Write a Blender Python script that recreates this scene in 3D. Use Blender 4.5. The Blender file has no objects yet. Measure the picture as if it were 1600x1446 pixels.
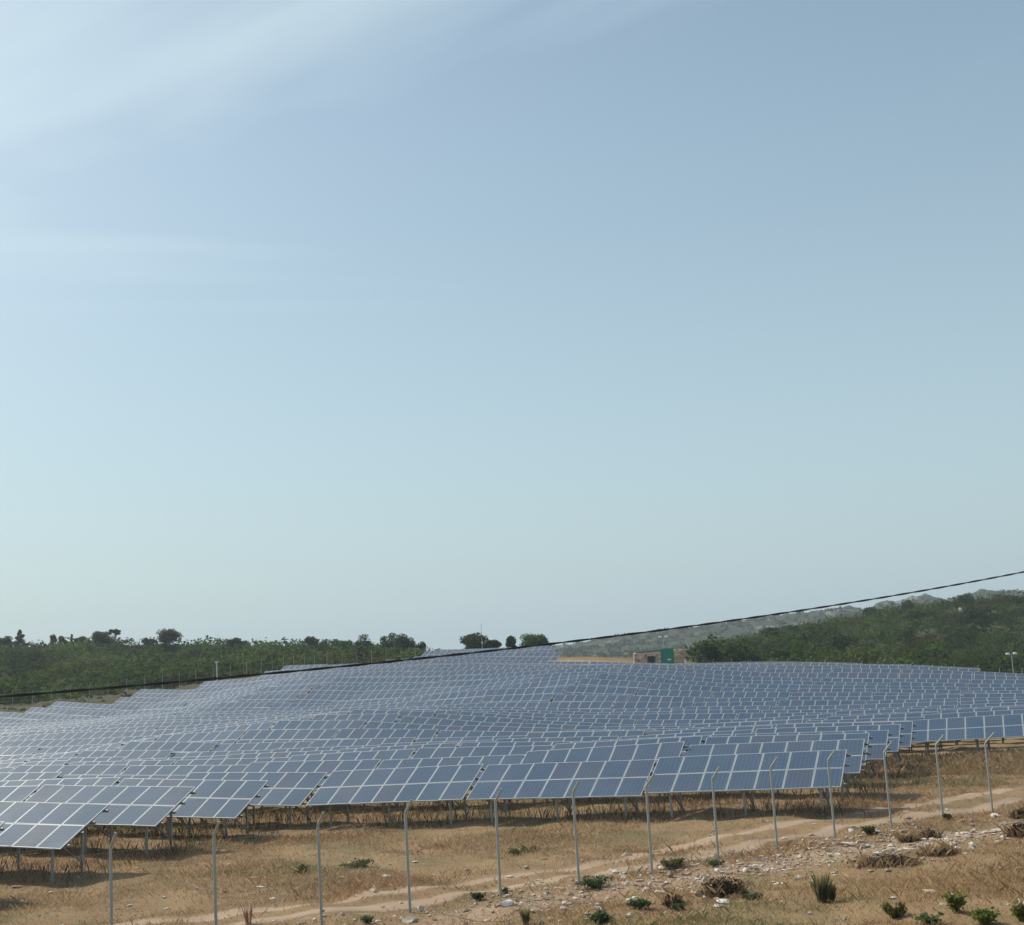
import bpy, math, random
import numpy as np
from mathutils import Vector, Matrix
CLOUD_X, CLOUD_Y, CLOUD_A = -15.79, -19.02, 0.62
SKY_STRENGTH = 0.104
EXPOSURE = 0.08
HAZE = 0.00024
DUST = 2.4; VEIL = 0.26

# ------------------------------------------------------------------ camera, sky, sun, exposure
F = 1955.44; PITCH = 0.13604; ROLL = -0.06012; ZC = 9.0
scene = bpy.context.scene
root_col = scene.collection
SUN_AZ = math.radians(-55.0); SUN_EL = math.radians(42.0)

def cam_axes():
    p, r = PITCH, ROLL
    A = np.array([[1, 0, 0], [0, -math.sin(p), math.cos(p)], [0, math.cos(p), math.sin(p)]])
    c, s = math.cos(r), math.sin(r)
    return np.array([[c, s, 0], [-s, c, 0], [0, 0, 1]]) @ A
CAM = cam_axes()
cam_data = bpy.data.cameras.new('camera')
cam_data.sensor_width = 36.0; cam_data.lens = F / 1600 * 36
cam_data.clip_start = 0.1; cam_data.clip_end = 9000
cam = bpy.data.objects.new('camera', cam_data)
m = Matrix.Identity(4)
for i in range(3):
    m[i][0] = CAM[0][i]; m[i][1] = CAM[1][i]; m[i][2] = -CAM[2][i]
m[2][3] = ZC
cam.matrix_world = m
root_col.objects.link(cam); scene.camera = cam

world = bpy.data.worlds.new('World'); scene.world = world; world.use_nodes = True
nt = world.node_tree; nt.nodes.clear()
def wn(t, **k):
    n = nt.nodes.new(t)
    for a, b in k.items(): setattr(n, a, b)
    return n
sky = wn('ShaderNodeTexSky', sky_type='NISHITA', sun_disc=False, sun_elevation=SUN_EL, sun_rotation=SUN_AZ,
         altitude=20, air_density=1.0, dust_density=DUST, ozone_density=2.0)
tc = wn('ShaderNodeTexCoord'); sep = wn('ShaderNodeSeparateXYZ'); nt.links.new(tc.outputs['Generated'], sep.inputs[0])
def wmath(op, a, b=None):
    n = wn('ShaderNodeMath', operation=op)
    for i, v in enumerate((a, b)):
        if v is None: continue
        if isinstance(v, (int, float)): n.inputs[i].default_value = v
        else: nt.links.new(v, n.inputs[i])
    return n.outputs[0]
def wn_range(v, a, b):
    n = wn('ShaderNodeMapRange', interpolation_type='SMOOTHSTEP'); nt.links.new(v, n.inputs[0]); n.inputs[1].default_value = a; n.inputs[2].default_value = b
    return n.outputs[0]
den = wmath('ADD', wmath('MAXIMUM', sep.outputs[2], 0.0), 0.12)     # thin high cloud on a layer seen in perspective
u = wmath('DIVIDE', sep.outputs[0], den); v = wmath('DIVIDE', sep.outputs[1], den)
cmb = wn('ShaderNodeCombineXYZ'); nt.links.new(u, cmb.inputs[0]); nt.links.new(v, cmb.inputs[1])
mp = wn('ShaderNodeMapping'); nt.links.new(cmb.outputs[0], mp.inputs[0])
mp.inputs['Rotation'].default_value = (0, 0, -0.3); mp.inputs['Scale'].default_value = (0.7, 1.3, 1); mp.inputs['Location'].default_value = (CLOUD_X, CLOUD_Y, 0)
nz = wn('ShaderNodeTexNoise'); nt.links.new(mp.outputs[0], nz.inputs['Vector'])
nz.inputs['Scale'].default_value = 0.55; nz.inputs['Detail'].default_value = 4; nz.inputs['Roughness'].default_value = 0.5; nz.inputs['Distortion'].default_value = 1.6
ramp = wn('ShaderNodeValToRGB'); nt.links.new(nz.outputs[0], ramp.inputs[0])
ramp.color_ramp.elements[0].position = 0.485; ramp.color_ramp.elements[0].color = (0, 0, 0, 1)
ramp.color_ramp.elements[1].position = 0.74; ramp.color_ramp.elements[1].color = (CLOUD_A,) * 3 + (1,)
haze_mix = wn('ShaderNodeMix', data_type='RGBA'); nt.links.new(wmath('SUBTRACT', .72, wmath('MULTIPLY', wn_range(sep.outputs[2], -.03, .55), .72 - VEIL)), haze_mix.inputs[0])
nt.links.new(sky.outputs[0], haze_mix.inputs[6]); haze_mix.inputs[7].default_value = (5.6, 6.5, 7.1, 1)   # summer haze veil, thickest towards the horizon
cov = wmath('MULTIPLY', ramp.outputs[0], wn_range(sep.outputs[2], .16, .36))     # low down the thin cloud is lost in the haze
mix = wn('ShaderNodeMix', data_type='RGBA'); nt.links.new(cov, mix.inputs[0]); nt.links.new(haze_mix.outputs[2], mix.inputs[6])
mix.inputs[7].default_value = (7.6, 8.2, 8.6, 1)
tint = wn('ShaderNodeMix', data_type='RGBA', blend_type='MULTIPLY'); tint.inputs[0].default_value = 1.0; nt.links.new(mix.outputs[2], tint.inputs[6]); tint.inputs[7].default_value = (0.89, 1.0, 0.995, 1)   # colour grade over the whole sky
bg = wn('ShaderNodeBackground'); nt.links.new(tint.outputs[2], bg.inputs[0]); bg.inputs[1].default_value = SKY_STRENGTH
wo = wn('ShaderNodeOutputWorld'); nt.links.new(bg.outputs[0], wo.inputs[0])

S = Vector((math.sin(SUN_AZ) * math.cos(SUN_EL), math.cos(SUN_AZ) * math.cos(SUN_EL), math.sin(SUN_EL)))
sun_data = bpy.data.lights.new('sun', 'SUN'); sun_data.energy = 4.3; sun_data.angle = math.radians(0.8); sun_data.color = (1.0, 0.93, 0.82)
sun = bpy.data.objects.new('sun', sun_data); sun.rotation_euler = S.to_track_quat('Z', 'Y').to_euler(); sun.location = (-60, 40, 80)
root_col.objects.link(sun)
vs = scene.view_settings
vs.view_transform = 'Standard'; vs.look = 'None'; vs.exposure = EXPOSURE; vs.gamma = 1.0; vs.use_curve_mapping = False
scene.cycles.max_bounces = 6; scene.cycles.diffuse_bounces = 3; scene.cycles.glossy_bounces = 3; scene.cycles.volume_bounces = 0
scene.cycles.volume_step_rate = 4.0

# ------------------------------------------------------------------ helpers
def proj(P):
    C = (np.asarray(P, float) - [0, 0, ZC]) @ CAM.T
    return np.stack([800 + F * C[..., 0] / C[..., 2], 723 - F * C[..., 1] / C[..., 2]], -1)
def at(x, y, D):
    d = CAM.T @ np.array([(x - 800) / F, (723 - y) / F, 1.0]); d = d / d[1] * D
    return np.array([d[0], d[1], d[2] + ZC])
def tag(o, label=None, cat=None, group=None, kind=None):
    if label: o['label'] = label
    if cat: o['category'] = cat
    if group: o['group'] = group
    if kind: o['kind'] = kind
    return o
def link(o, parent=None):
    root_col.objects.link(o)
    if parent is not None: o.parent = parent
    return o
def empty(name, loc, rz=0.0):
    o = bpy.data.objects.new(name, None); o.location = loc; o.rotation_euler = (0, 0, rz); o.empty_display_size = 0.2
    return link(o)
def obj(name, me, parent=None, loc=None):
    o = bpy.data.objects.new(name, me)
    if loc is not None: o.location = loc
    return link(o, parent)
def mesh(name, V, Fs, mats, midx=None, col=None, smooth=False):
    """V (n,3); Fs an (m,k) array or a list of such arrays; col (n,3) goes to the colour attribute 'Col'."""
    V = np.asarray(V, np.float32).reshape(-1, 3)
    if isinstance(Fs, np.ndarray): Fs = [Fs]
    Fs = [np.asarray(f, np.int32) for f in Fs if len(f)]
    me = bpy.data.meshes.new(name)
    me.vertices.add(len(V)); me.vertices.foreach_set('co', V.ravel())
    nl = sum(f.size for f in Fs); npoly = sum(len(f) for f in Fs)
    me.loops.add(nl); me.polygons.add(npoly)
    me.loops.foreach_set('vertex_index', np.concatenate([f.ravel() for f in Fs]))
    tot = np.concatenate([np.full(len(f), f.shape[1], np.int32) for f in Fs])
    me.polygons.foreach_set('loop_start', np.concatenate([[0], np.cumsum(tot)[:-1]]).astype(np.int32))
    for mt in (mats if isinstance(mats, (list, tuple)) else [mats]): me.materials.append(mt)
    if midx is not None: me.polygons.foreach_set('material_index', np.asarray(midx, np.int32))
    if smooth: me.polygons.foreach_set('use_smooth', np.ones(npoly, bool))
    me.update(calc_edges=True)
    if not smooth: me.polygons.foreach_set('use_smooth', np.zeros(npoly, bool))
    if col is not None:
        a = me.color_attributes.new('Col', 'FLOAT_COLOR', 'POINT')
        c = np.ones((len(V), 4), np.float32); c[:, :3] = col; a.data.foreach_set('color', c.ravel())
    return me
class MB:
    """collects boxes, bars and tubes into one mesh"""
    def __init__(s): s.V = []; s.F = []; s.M = []; s.n = 0
    def add(s, V, Fs, mi=0):
        V = np.asarray(V, float); s.V.append(V)
        for f in Fs: s.F.append([i + s.n for i in f]); s.M.append(mi)
        s.n += len(V); return s
    def box(s, a, b, mi=0):
        (x0, y0, z0), (x1, y1, z1) = a, b
        return s.add([(x0, y0, z0), (x1, y0, z0), (x1, y1, z0), (x0, y1, z0), (x0, y0, z1), (x1, y0, z1), (x1, y1, z1), (x0, y1, z1)],
                     [(0, 3, 2, 1), (4, 5, 6, 7), (0, 1, 5, 4), (1, 2, 6, 5), (2, 3, 7, 6), (3, 0, 4, 7)], mi)
    def bar(s, a, b, w, h, mi=0, up=(0, 0, 1)):
        a = np.array(a, float); b = np.array(b, float); d = (b - a) / np.linalg.norm(b - a)
        x = np.cross(d, up)
        if np.linalg.norm(x) < 1e-3: x = np.cross(d, (0, 1, 0))
        x /= np.linalg.norm(x); y = np.cross(x, d)
        q = [x * w / 2 + y * h / 2, -x * w / 2 + y * h / 2, -x * w / 2 - y * h / 2, x * w / 2 - y * h / 2]
        return s.add([a + k for k in q] + [b + k for k in q], [(3, 2, 1, 0), (4, 5, 6, 7)] + [(i, (i + 1) % 4, (i + 1) % 4 + 4, i + 4) for i in range(4)], mi)
    def tube(s, pts, rad, n=6, mi=0, cap=True):
        pts = np.array(pts, float); rad = np.broadcast_to(np.asarray(rad, float), (len(pts),)); V = []
        for i, p in enumerate(pts):
            d = pts[min(i + 1, len(pts) - 1)] - pts[max(i - 1, 0)]; d /= np.linalg.norm(d) + 1e-9
            x = np.cross(d, (0, 0, 1)) if abs(d[2]) < .95 else np.cross(d, (0, 1, 0)); x /= np.linalg.norm(x); y = np.cross(x, d)
            for k in range(n):
                t = 2 * math.pi * k / n; V.append(p + (x * math.cos(t) + y * math.sin(t)) * rad[i])
        Fs = [(i * n + k, i * n + (k + 1) % n, (i + 1) * n + (k + 1) % n, (i + 1) * n + k) for i in range(len(pts) - 1) for k in range(n)]
        if cap: Fs += [tuple(range(n))[::-1], tuple((len(pts) - 1) * n + k for k in range(n))]
        return s.add(V, Fs, mi)
    def me(s, name, mats, col=None, smooth=False):
        V = np.concatenate(s.V); me = bpy.data.meshes.new(name); me.from_pydata(V.tolist(), [], s.F)
        for mt in (mats if isinstance(mats, (list, tuple)) else [mats]): me.materials.append(mt)
        me.polygons.foreach_set('material_index', s.M)
        if smooth: me.polygons.foreach_set('use_smooth', np.ones(len(s.F), bool))
        me.update(); return me
    def build(s, name, mats, parent=None, loc=None, smooth=False): return obj(name, s.me(name, mats, smooth=smooth), parent, loc)

# ------------------------------------------------------------------ materials
class NT:
    def __init__(s, name):
        s.m = bpy.data.materials.new(name); s.m.use_nodes = True; s.t = s.m.node_tree; s.b = s.t.nodes['Principled BSDF']; s.o = s.t.nodes['Material Output']
    def n(s, t, **k):
        n = s.t.nodes.new(t)
        for a, b in k.items(): setattr(n, a, b)
        return n
    def l(s, a, b): s.t.links.new(a, b); return s
    def coord(s, which='Object'): return s.n('ShaderNodeTexCoord').outputs[which]
    def pos(s): return s.n('ShaderNodeNewGeometry').outputs['Position']
    def noise(s, vec, scale, detail=4, rough=.55, dist=0.0):
        n = s.n('ShaderNodeTexNoise'); s.l(vec, n.inputs['Vector'])
        n.inputs['Scale'].default_value = scale; n.inputs['Detail'].default_value = detail; n.inputs['Roughness'].default_value = rough; n.inputs['Distortion'].default_value = dist
        return n.outputs[0]
    def ramp(s, fac, stops):
        n = s.n('ShaderNodeValToRGB'); s.l(fac, n.inputs[0]); e = n.color_ramp.elements
        while len(e) < len(stops): e.new(0.5)
        for k, (p, c) in enumerate(stops):
            e[k].position = p; e[k].color = (*c, 1) if isinstance(c, (tuple, list)) else (c, c, c, 1)
        return n.outputs[0]
    def mix(s, fac, a, b, mode='MIX'):
        n = s.n('ShaderNodeMix', data_type='RGBA', blend_type=mode)
        for i, v in ((0, fac), (6, a), (7, b)):
            if isinstance(v, (int, float)): n.inputs[i].default_value = v
            elif isinstance(v, (tuple, list)): n.inputs[i].default_value = (*v, 1)
            else: s.l(v, n.inputs[i])
        return n.outputs[2]
    def math(s, op, a, b=None, clamp=False):
        n = s.n('ShaderNodeMath', operation=op, use_clamp=clamp)
        for i, v in enumerate((a, b)):
            if v is None: continue
            if isinstance(v, (int, float)): n.inputs[i].default_value = v
            else: s.l(v, n.inputs[i])
        return n.outputs[0]
    def attr(s, name): return s.n('ShaderNodeAttribute', attribute_name=name)
    def bump(s, h, strength=.3, dist=.05):
        n = s.n('ShaderNodeBump'); n.inputs['Strength'].default_value = strength; n.inputs['Distance'].default_value = dist; s.l(h, n.inputs['Height']); s.l(n.outputs[0], s.b.inputs['Normal'])
    def set(s, **k):
        for a, v in k.items():
            i = s.b.inputs[a.replace('_', ' ')]
            if hasattr(v, 'is_linked') or hasattr(v, 'links'): s.l(v, i)
            elif isinstance(v, (tuple, list)): i.default_value = (*v, 1)
            else: i.default_value = v
        return s
def plain(name, c, rough=.6, metal=0.0, var=.15, scale=6.0):
    t = NT(name); f = t.noise(t.coord(), scale, 5)
    t.set(Base_Color=t.mix(f, tuple(x * (1 - var) for x in c), tuple(min(1, x * (1 + var)) for x in c)), Roughness=rough, Metallic=metal)
    return t.m
def leafy(name, rough=.85, trans=.45):
    """foliage: the colour comes from each leaf's own vertex colour"""
    t = NT(name); a = t.attr('Col').outputs['Color']
    t.set(Base_Color=a, Roughness=rough); t.b.inputs['Specular IOR Level'].default_value = .06
    tr = t.n('ShaderNodeBsdfTranslucent'); t.l(a, tr.inputs[0]); mx = t.n('ShaderNodeMixShader'); mx.inputs[0].default_value = trans
    t.l(t.b.outputs[0], mx.inputs[1]); t.l(tr.outputs[0], mx.inputs[2]); t.l(mx.outputs[0], t.o.inputs[0])
    return t.m
M = {}
M['leaf'] = leafy('leaves'); M['straw'] = leafy('straw', .8, .35)
M['bark'] = plain('bark', (.12, .095, .075), .9, 0, .35, 9)
M['galv'] = plain('galvanised_steel', (.33, .36, .36), .5, .35, .12, 14)
M['post'] = plain('post_paint', (.36, .39, .385), .5, .25, .12, 20)
M['rail'] = plain('shaded_galvanised', (.22, .215, .205), .6, .3, .2, 8)  # galvanised steel darkened, shade beneath the panels put into its colour
M['alu'] = plain('frame_aluminium', (.35, .38, .395), .55, .1, .06, 5)
M['back'] = plain('backsheet', (.30, .30, .30), .7, 0, .05, 5)
M['wire'] = plain('wire', (.30, .31, .31), .5, .5, .1, 30)
M['cable'] = plain('cable_sheath', (.012, .013, .014), .55, 0, .2, 30)
M['twig'] = plain('dead_twigs', (.075, .052, .036), .95, 0, .5, 5)
M['lampwhite'] = plain('lamp_housing', (.75, .76, .75), .4, 0, .05, 5)
M['green'] = plain('green_sheet', (.012, .26, .20), .45, 0, .15, 1.5)
M['greendark'] = plain('green_roofing', (.01, .075, .06), .6, 0, .15, 1.5)
M['lamp'] = plain('lamp_glass', (.5, .51, .5), .4, 0, .05, 5)
M['dark'] = plain('doorway_shade', (.03, .038, .045), .6, 0, .2, 3)
M['concrete'] = plain('concrete', (.40, .38, .35), .85, 0, .15, 4)

def cells_material():
    t = NT('solar_cells'); co = t.coord('Object'); sp = t.n('ShaderNodeSeparateXYZ'); t.l(co, sp.inputs[0])
    rnd = t.n('ShaderNodeObjectInfo').outputs['Random']
    base = t.ramp(rnd, [(0.0, (.034, .066, .112)), (.4, (.038, .072, .124)), (.7, (.043, .070, .116)), (.88, (.056, .069, .106)), (1.0, (.034, .075, .12))])
    fl = t.noise(co, 46, 3, .7)                                              # crystal mottling
    base = t.mix(t.math('MULTIPLY', fl, .3), base, (.075, .115, .18))
    def lines(out, period, width):
        a = t.math('FRACT', t.math('ADD', t.math('DIVIDE', out, period), 50.5)); d = t.math('ABSOLUTE', t.math('SUBTRACT', a, .5))
        return t.math('GREATER_THAN', d, .5 - width / period / 2)
    g = t.math('MAXIMUM', lines(sp.outputs[0], .155, .007), lines(sp.outputs[1], .148, .005))
    bus = lines(sp.outputs[0], .0775, .004)
    base = t.mix(t.math('MULTIPLY', g, .5), base, (.30, .34, .39)); base = t.mix(t.math('MULTIPLY', bus, .3), base, (.34, .36, .40))
    dust = t.noise(t.pos(), .35, 4); base = t.mix(t.math('MULTIPLY', t.ramp(dust, [(.4, 0.0), (.75, 1.0)]), .10), base, (.26, .27, .27))
    t.set(Base_Color=base, Roughness=t.ramp(dust, [(.3, .10), (.8, .22)])); t.b.inputs['IOR'].default_value = 1.5
    return t.m
M['cells'] = cells_material()

def ground_material():
    t = NT('dry_ground'); p = t.pos()
    big = t.noise(p, .09, 4, .55); mid = t.noise(p, .55, 5, .6, .4); fine = t.noise(p, 7, 6, .7); gr = t.noise(p, 30, 3, .7)
    straw = t.ramp(mid, [(.25, (.185, .122, .066)), (.42, (.275, .186, .10)), (.58, (.345, .238, .13)), (.75, (.25, .163, .088))])
    straw = t.mix(t.math('MULTIPLY', fine, .55), straw, (.16, .105, .06))
    green = t.ramp(t.noise(p, .38, 4, .6, .8), [(.50, 0.0), (.68, 1.0)])
    straw = t.mix(t.math('MULTIPLY', green, .75), straw, (.13, .125, .06))
    rust = t.ramp(t.noise(p, .21, 5, .6, 1.0), [(.52, 0.0), (.68, 1.0)]); straw = t.mix(t.math('MULTIPLY', rust, .45), straw, (.27, .16, .09))
    soilc = t.ramp(mid, [(.3, (.33, .235, .16)), (.55, (.40, .295, .21)), (.8, (.46, .35, .26))])
    soilc = t.mix(t.math('MULTIPLY', gr, .35), soilc, (.30, .19, .12))
    a = t.attr('soil').outputs['Fac']
    s = t.math('MULTIPLY', t.math('ADD', a, t.math('MULTIPLY', t.math('SUBTRACT', fine, .5), .9)), 1.0, True)
    c = t.mix(t.ramp(s, [(.35, 0.0), (.6, 1.0)]), straw, soilc)
    sc = t.attr('scrub').outputs['Fac']
    c = t.mix(sc, c, t.ramp(mid, [(.3, (.055, .058, .03)), (.6, (.085, .08, .042)), (.8, (.13, .10, .06))]))
    t.set(Base_Color=c, Roughness=.95); t.b.inputs['Specular IOR Level'].default_value = .1
    t.bump(t.math('ADD', t.math('MULTIPLY', fine, .6), t.math('MULTIPLY', gr, .4)), .8, .06)
    return t.m
M['ground'] = ground_material()

def hill_material():
    t = NT('far_hill_cover'); p = t.pos()
    n1 = t.noise(p, .035, 6, .62, .5); n2 = t.noise(p, .16, 5, .7)
    scrub = t.ramp(n2, [(.3, (.025, .04, .025)), (.55, (.045, .062, .036)), (.75, (.075, .08, .05))])
    rock = t.ramp(n2, [(.3, (.13, .115, .105)), (.6, (.24, .21, .19)), (.8, (.33, .29, .26))])
    sl = t.n('ShaderNodeSeparateXYZ'); t.l(t.n('ShaderNodeNewGeometry').outputs['Normal'], sl.inputs[0])
    f = t.math('ADD', n1, t.math('MULTIPLY', t.math('SUBTRACT', .90, sl.outputs[2]), .35))
    t.set(Base_Color=t.mix(t.ramp(f, [(.54, 0.0), (.60, 1.0)]), scrub, rock), Roughness=.95); t.b.inputs['Specular IOR Level'].default_value = .1
    t.bump(n2, .9, 2.0); return t.m
M['hill'] = hill_material()

def stone_material(name, a, b, c):
    t = NT(name); co = t.coord('Object'); r = t.n('ShaderNodeObjectInfo').outputs['Random']
    f = t.math('ADD', t.math('MULTIPLY', t.noise(co, 5, 5, .65), .7), t.math('MULTIPLY', r, .3))
    t.set(Base_Color=t.ramp(f, [(.3, a), (.5, b), (.7, c)]), Roughness=.9); t.bump(t.noise(co, 22, 5, .7), .5, .02); return t.m
M['rock'] = stone_material('limestone', (.42, .35, .28), (.60, .54, .46), (.72, .67, .60))
def stonecol_material():
    t = NT('rubble_masonry'); a = t.attr('Col').outputs['Color']; f = t.noise(t.pos(), 9, 5, .7)
    t.set(Base_Color=t.mix(t.math('MULTIPLY', f, .5), a, (.34, .22, .14)), Roughness=.95); t.bump(f, .5, .03); return t.m
M['masonry'] = stonecol_material()
# ------------------------------------------------------------------ terrain
AZ = 0.388925; TILT = 0.44019; ML = 1.25
EV=np.array([math.cos(AZ),-math.sin(AZ),0]);NV=np.array([math.sin(AZ),math.cos(AZ),0])
N0=44.55;RP=4.2388;E0=-28.12;TS=7.13
PANEL_PTS=[(-28.1,44.6,-7.33),(-24.6,44.6,-7.25),(-21.1,44.6,-7.16),(-17.5,44.6,-7.05),(-13.9,44.6,-6.95),(-10.3,44.6,-6.85),(-6.8,44.6,-6.76),(-35.6,40.3,-6.88),(-32.1,40.3,-6.95),(-28.6,40.3,-7.03),(-35.9,36.1,-6.86),(-32.4,36.1,-6.88),(-28.9,36.1,-6.90),(-36.2,31.8,-6.89),(-32.7,31.8,-6.91),(-29.2,31.8,-6.93),(-7.5,74.2,-8.31),(-4.0,74.2,-8.13),(-0.5,74.2,-7.94),(-35.4,44.6,-7.34),(-31.9,44.6,-7.33),(-65.0,162.3,-5.73),(-43.0,131.4,-6.26),(-41.4,118.0,-6.81),(-40.8,108.8,-7.83),(-37.4,100.3,-8.60),(-32.2,80.2,-8.39),(-28.7,68.9,-7.88),(-39.1,159.7,-7.23),(-32.4,137.7,-7.17),(-31.7,127.2,-7.73),(-28.2,111.3,-8.45),(-25.6,98.6,-8.79),(-23.7,93.1,-8.70),(-22.5,87.9,-8.90),(-19.0,72.5,-8.17),(-17.1,63.5,-7.61),(-16.5,50.1,-6.90),(-18.0,55.0,-7.28),(-19.1,58.3,-7.41),(-20.5,62.9,-7.62),(-24.3,157.9,-7.90),(-19.9,137.7,-7.86),(-19.1,128.8,-8.53),(-18.7,119.8,-8.61),(-17.4,111.2,-8.84),(-15.4,100.6,-9.02),(-15.1,95.8,-9.04),(-15.0,91.7,-8.94),(-14.3,87.3,-8.77),(-12.7,79.7,-8.41),(-11.1,69.4,-7.78),(-10.4,64.9,-7.55),(-9.7,60.2,-7.35),(-9.2,55.6,-7.08),(-8.9,50.4,-6.80),(-10.0,145.2,-8.32),(-8.8,134.9,-8.72),(-6.2,117.9,-9.36),(-7.4,111.5,-9.16),(-7.0,104.5,-9.05),(-6.1,95.7,-8.95),(-6.3,92.1,-8.89),(-6.7,86.3,-8.62),(-5.9,80.1,-8.27),(-81.2,176.7,-4.22),(-67.5,138.9,-5.46),(-62.8,127.3,-6.61),(-60.0,121.5,-7.47),(-54.7,110.5,-7.57),(-53.5,105.2,-8.07),(-46.5,101.4,-8.12),(-40.7,86.2,-7.76),(-39.0,81.5,-7.69),(-35.7,72.5,-7.78),(-87.4,132.6,-5.92),(-84.1,126.1,-6.28),(-73.7,117.7,-8.15),(-49.6,85.3,-7.08),(-48.5,79.7,-7.03),(-46.5,74.5,-7.19),(-42.8,68.6,-7.59),(-39.6,64.6,-7.84),(-37.0,60.3,-7.76),(-33.3,54.2,-7.38),(-31.1,50.4,-7.17),(-48.7,50.5,-7.23),(-53.1,56.6,-7.59),(-62.7,67.7,-8.50),(-60.1,65.5,-7.82),(-76.9,79.6,-8.14),(-100.9,109.7,-8.75),(-95.8,100.4,-8.59),(-51.2,66.6,-7.66),(-47.7,65.2,-7.98),(-56.5,76.0,-7.66),(-55.8,72.7,-7.14),(-98.6,125.8,-8.55),(-79.7,104.4,-8.04),(-106.8,133.8,-7.59)]
CTRL=[]   # X, Y, Z, smoothing weight
for e,n,z in PANEL_PTS:
    q=EV*e+NV*n; CTRL.append((q[0],q[1],z,1.0))
# fence foot line
for i,z in enumerate([-6.5,-6.55,-6.62,-6.68,-6.74,-6.8,-6.84,-6.88,-6.9,-6.93,-6.94,-6.95,-7.0]):
    CTRL.append((-9.36+2.087*i,28.26+1.3365*i,z,.5))
# roadside bank below the camera
for x in (-40,-20,0,20,40): CTRL+= [(x,-14,-2.3,.5),(x,2,-2.3,.5),(x,9,-3.3,.5)]
for x,y,z in [(-22,18,-5.4),(-8,18,-5.4),(6,18,-5.3),(20,20,-5.4),(-14,23,-6.2),(-3,25,-6.35),(5,27,-6.3),(12,31,-6.3),(20,35,-6.5),(34,42,-7.0),(-30,28,-6.7),(40,24,-5.6),(-45,24,-6.3)]: CTRL.append((x,y,z,.5))
def pin(x,y,D,dz=0,w=.6):
    q=at(x,y,D);CTRL.append((q[0],q[1],q[2]-ZC+dz,w))
# left hillside (scrub about 2 m tall stands on it)
for x,y in [(-150,1106),(0,1100),(100,1092),(200,1083)]: pin(x,y,178,-.3)
for x,y in [(300,1066),(400,1054)]: pin(x,y,186,-.3)
for x,y in [(500,1041),(600,1033)]: pin(x,y,205,-.5)
for x,y in [(-150,1040),(0,1037),(200,1033),(400,1024)]: pin(x,y,245,-1.8)
for x,y in [(500,1022),(600,1018)]: pin(x,y,245,-1.5)
for x,y in [(-150,1006),(0,1008),(100,1005),(200,1003),(300,1006),(400,1008)]: pin(x,y,300,-2)
for x,y in [(500,1012),(600,1014)]: pin(x,y,285,-2)
for x in (-150,100,400,600): pin(x,1012,400,-9)
for x,y in [(690,1018),(740,1016),(860,1014)]: pin(x,y,206,-1.8)
for x in (700,780,860): pin(x,1016,250,-4); pin(x,1020,400,-14)
# soil bank and building platform
for x,y,D in [(880,1032,172),(950,1034,168),(1020,1037,166),(1090,1037,165)]: pin(x,y,D,-2.1,.4)
for x,y,D in [(890,1027,187),(940,1028,187),(985,1033,185),(1030,1038,178)]: pin(x,y,D,-.1,.4)
for x in (930,1000): pin(x,1036,250,-6); pin(x,1030,400,-14)
# right hillside
for x,y,D in [(1130,1040,172),(1250,1040,168),(1350,1046,160),(1480,1050,155),(1600,1058,148),(1750,1062,145)]: pin(x,y,D,-1.6)
for x,y,D in [(1090,1010,235),(1150,1000,270),(1200,989,290),(1300,968,330),(1400,951,350),(1500,942,360),(1600,935,360),(1800,930,360)]: pin(x,y,D,-2)
for x,y,D in [(1200,1015,230),(1350,1005,245),(1500,1000,250),(1650,1000,250)]: pin(x,y,D,-2)
for x in (1100,1300,1600,1800): pin(x,1000,520,-14)
CTRL=np.array(CTRL)
def tps_solve(C):
    S=60.0;P=C[:,:2]/S;z=C[:,2];n=len(P)
    d2=((P[:,None]-P[None])**2).sum(-1);Kk=.5*d2*np.log(d2+1e-12)
    A=np.zeros((n+3,n+3));A[:n,:n]=Kk+np.diag(.0018*C[:,3]);A[:n,n]=1;A[n,:n]=1
    A[:n,n+1:]=P;A[n+1:,:n]=P.T
    return np.linalg.solve(A,np.concatenate([z,[0,0,0]]))
TPS=tps_solve(CTRL)
def sstep(a,b,x):
    t=np.clip((x-a)/(b-a),0,1);return t*t*(3-2*t)
def height(X,Y):
    X=np.asarray(X,float);Y=np.asarray(Y,float);sh=X.shape;Q=np.stack([X.ravel(),Y.ravel()],1)/60.0
    out=np.empty(len(Q))
    for i in range(0,len(Q),20000):
        q=Q[i:i+20000];d2=((q[:,None]-CTRL[None,:,:2]/60.0)**2).sum(-1)
        out[i:i+20000]=(.5*d2*np.log(d2+1e-12))@TPS[:-3]+TPS[-3]+q@TPS[-2:]
    out=out.reshape(sh)
    out=np.maximum(out,-24.0); out=np.minimum(out,8)
    far=sstep(330,520,Y+0*X)+sstep(130,220,np.abs(X)-.25*np.maximum(Y,0)); far=np.clip(far,0,1)
    near=sstep(-10,-40,Y+0*X)
    out=out*(1-far)+far*np.where(Y>100,-16.0,np.clip(out,-9,-2.3))
    out=out*(1-near)+near*-2.3
    b=.06*np.sin(X*1.3+.7*np.sin(Y*.9))*np.sin(Y*1.1+.5*np.sin(X*.7))+.03*np.sin(X*3.1+Y*1.7)+.02*np.sin(Y*4.3-X*2.2)
    return out+b*sstep(14,22,Y)+ZC

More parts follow.
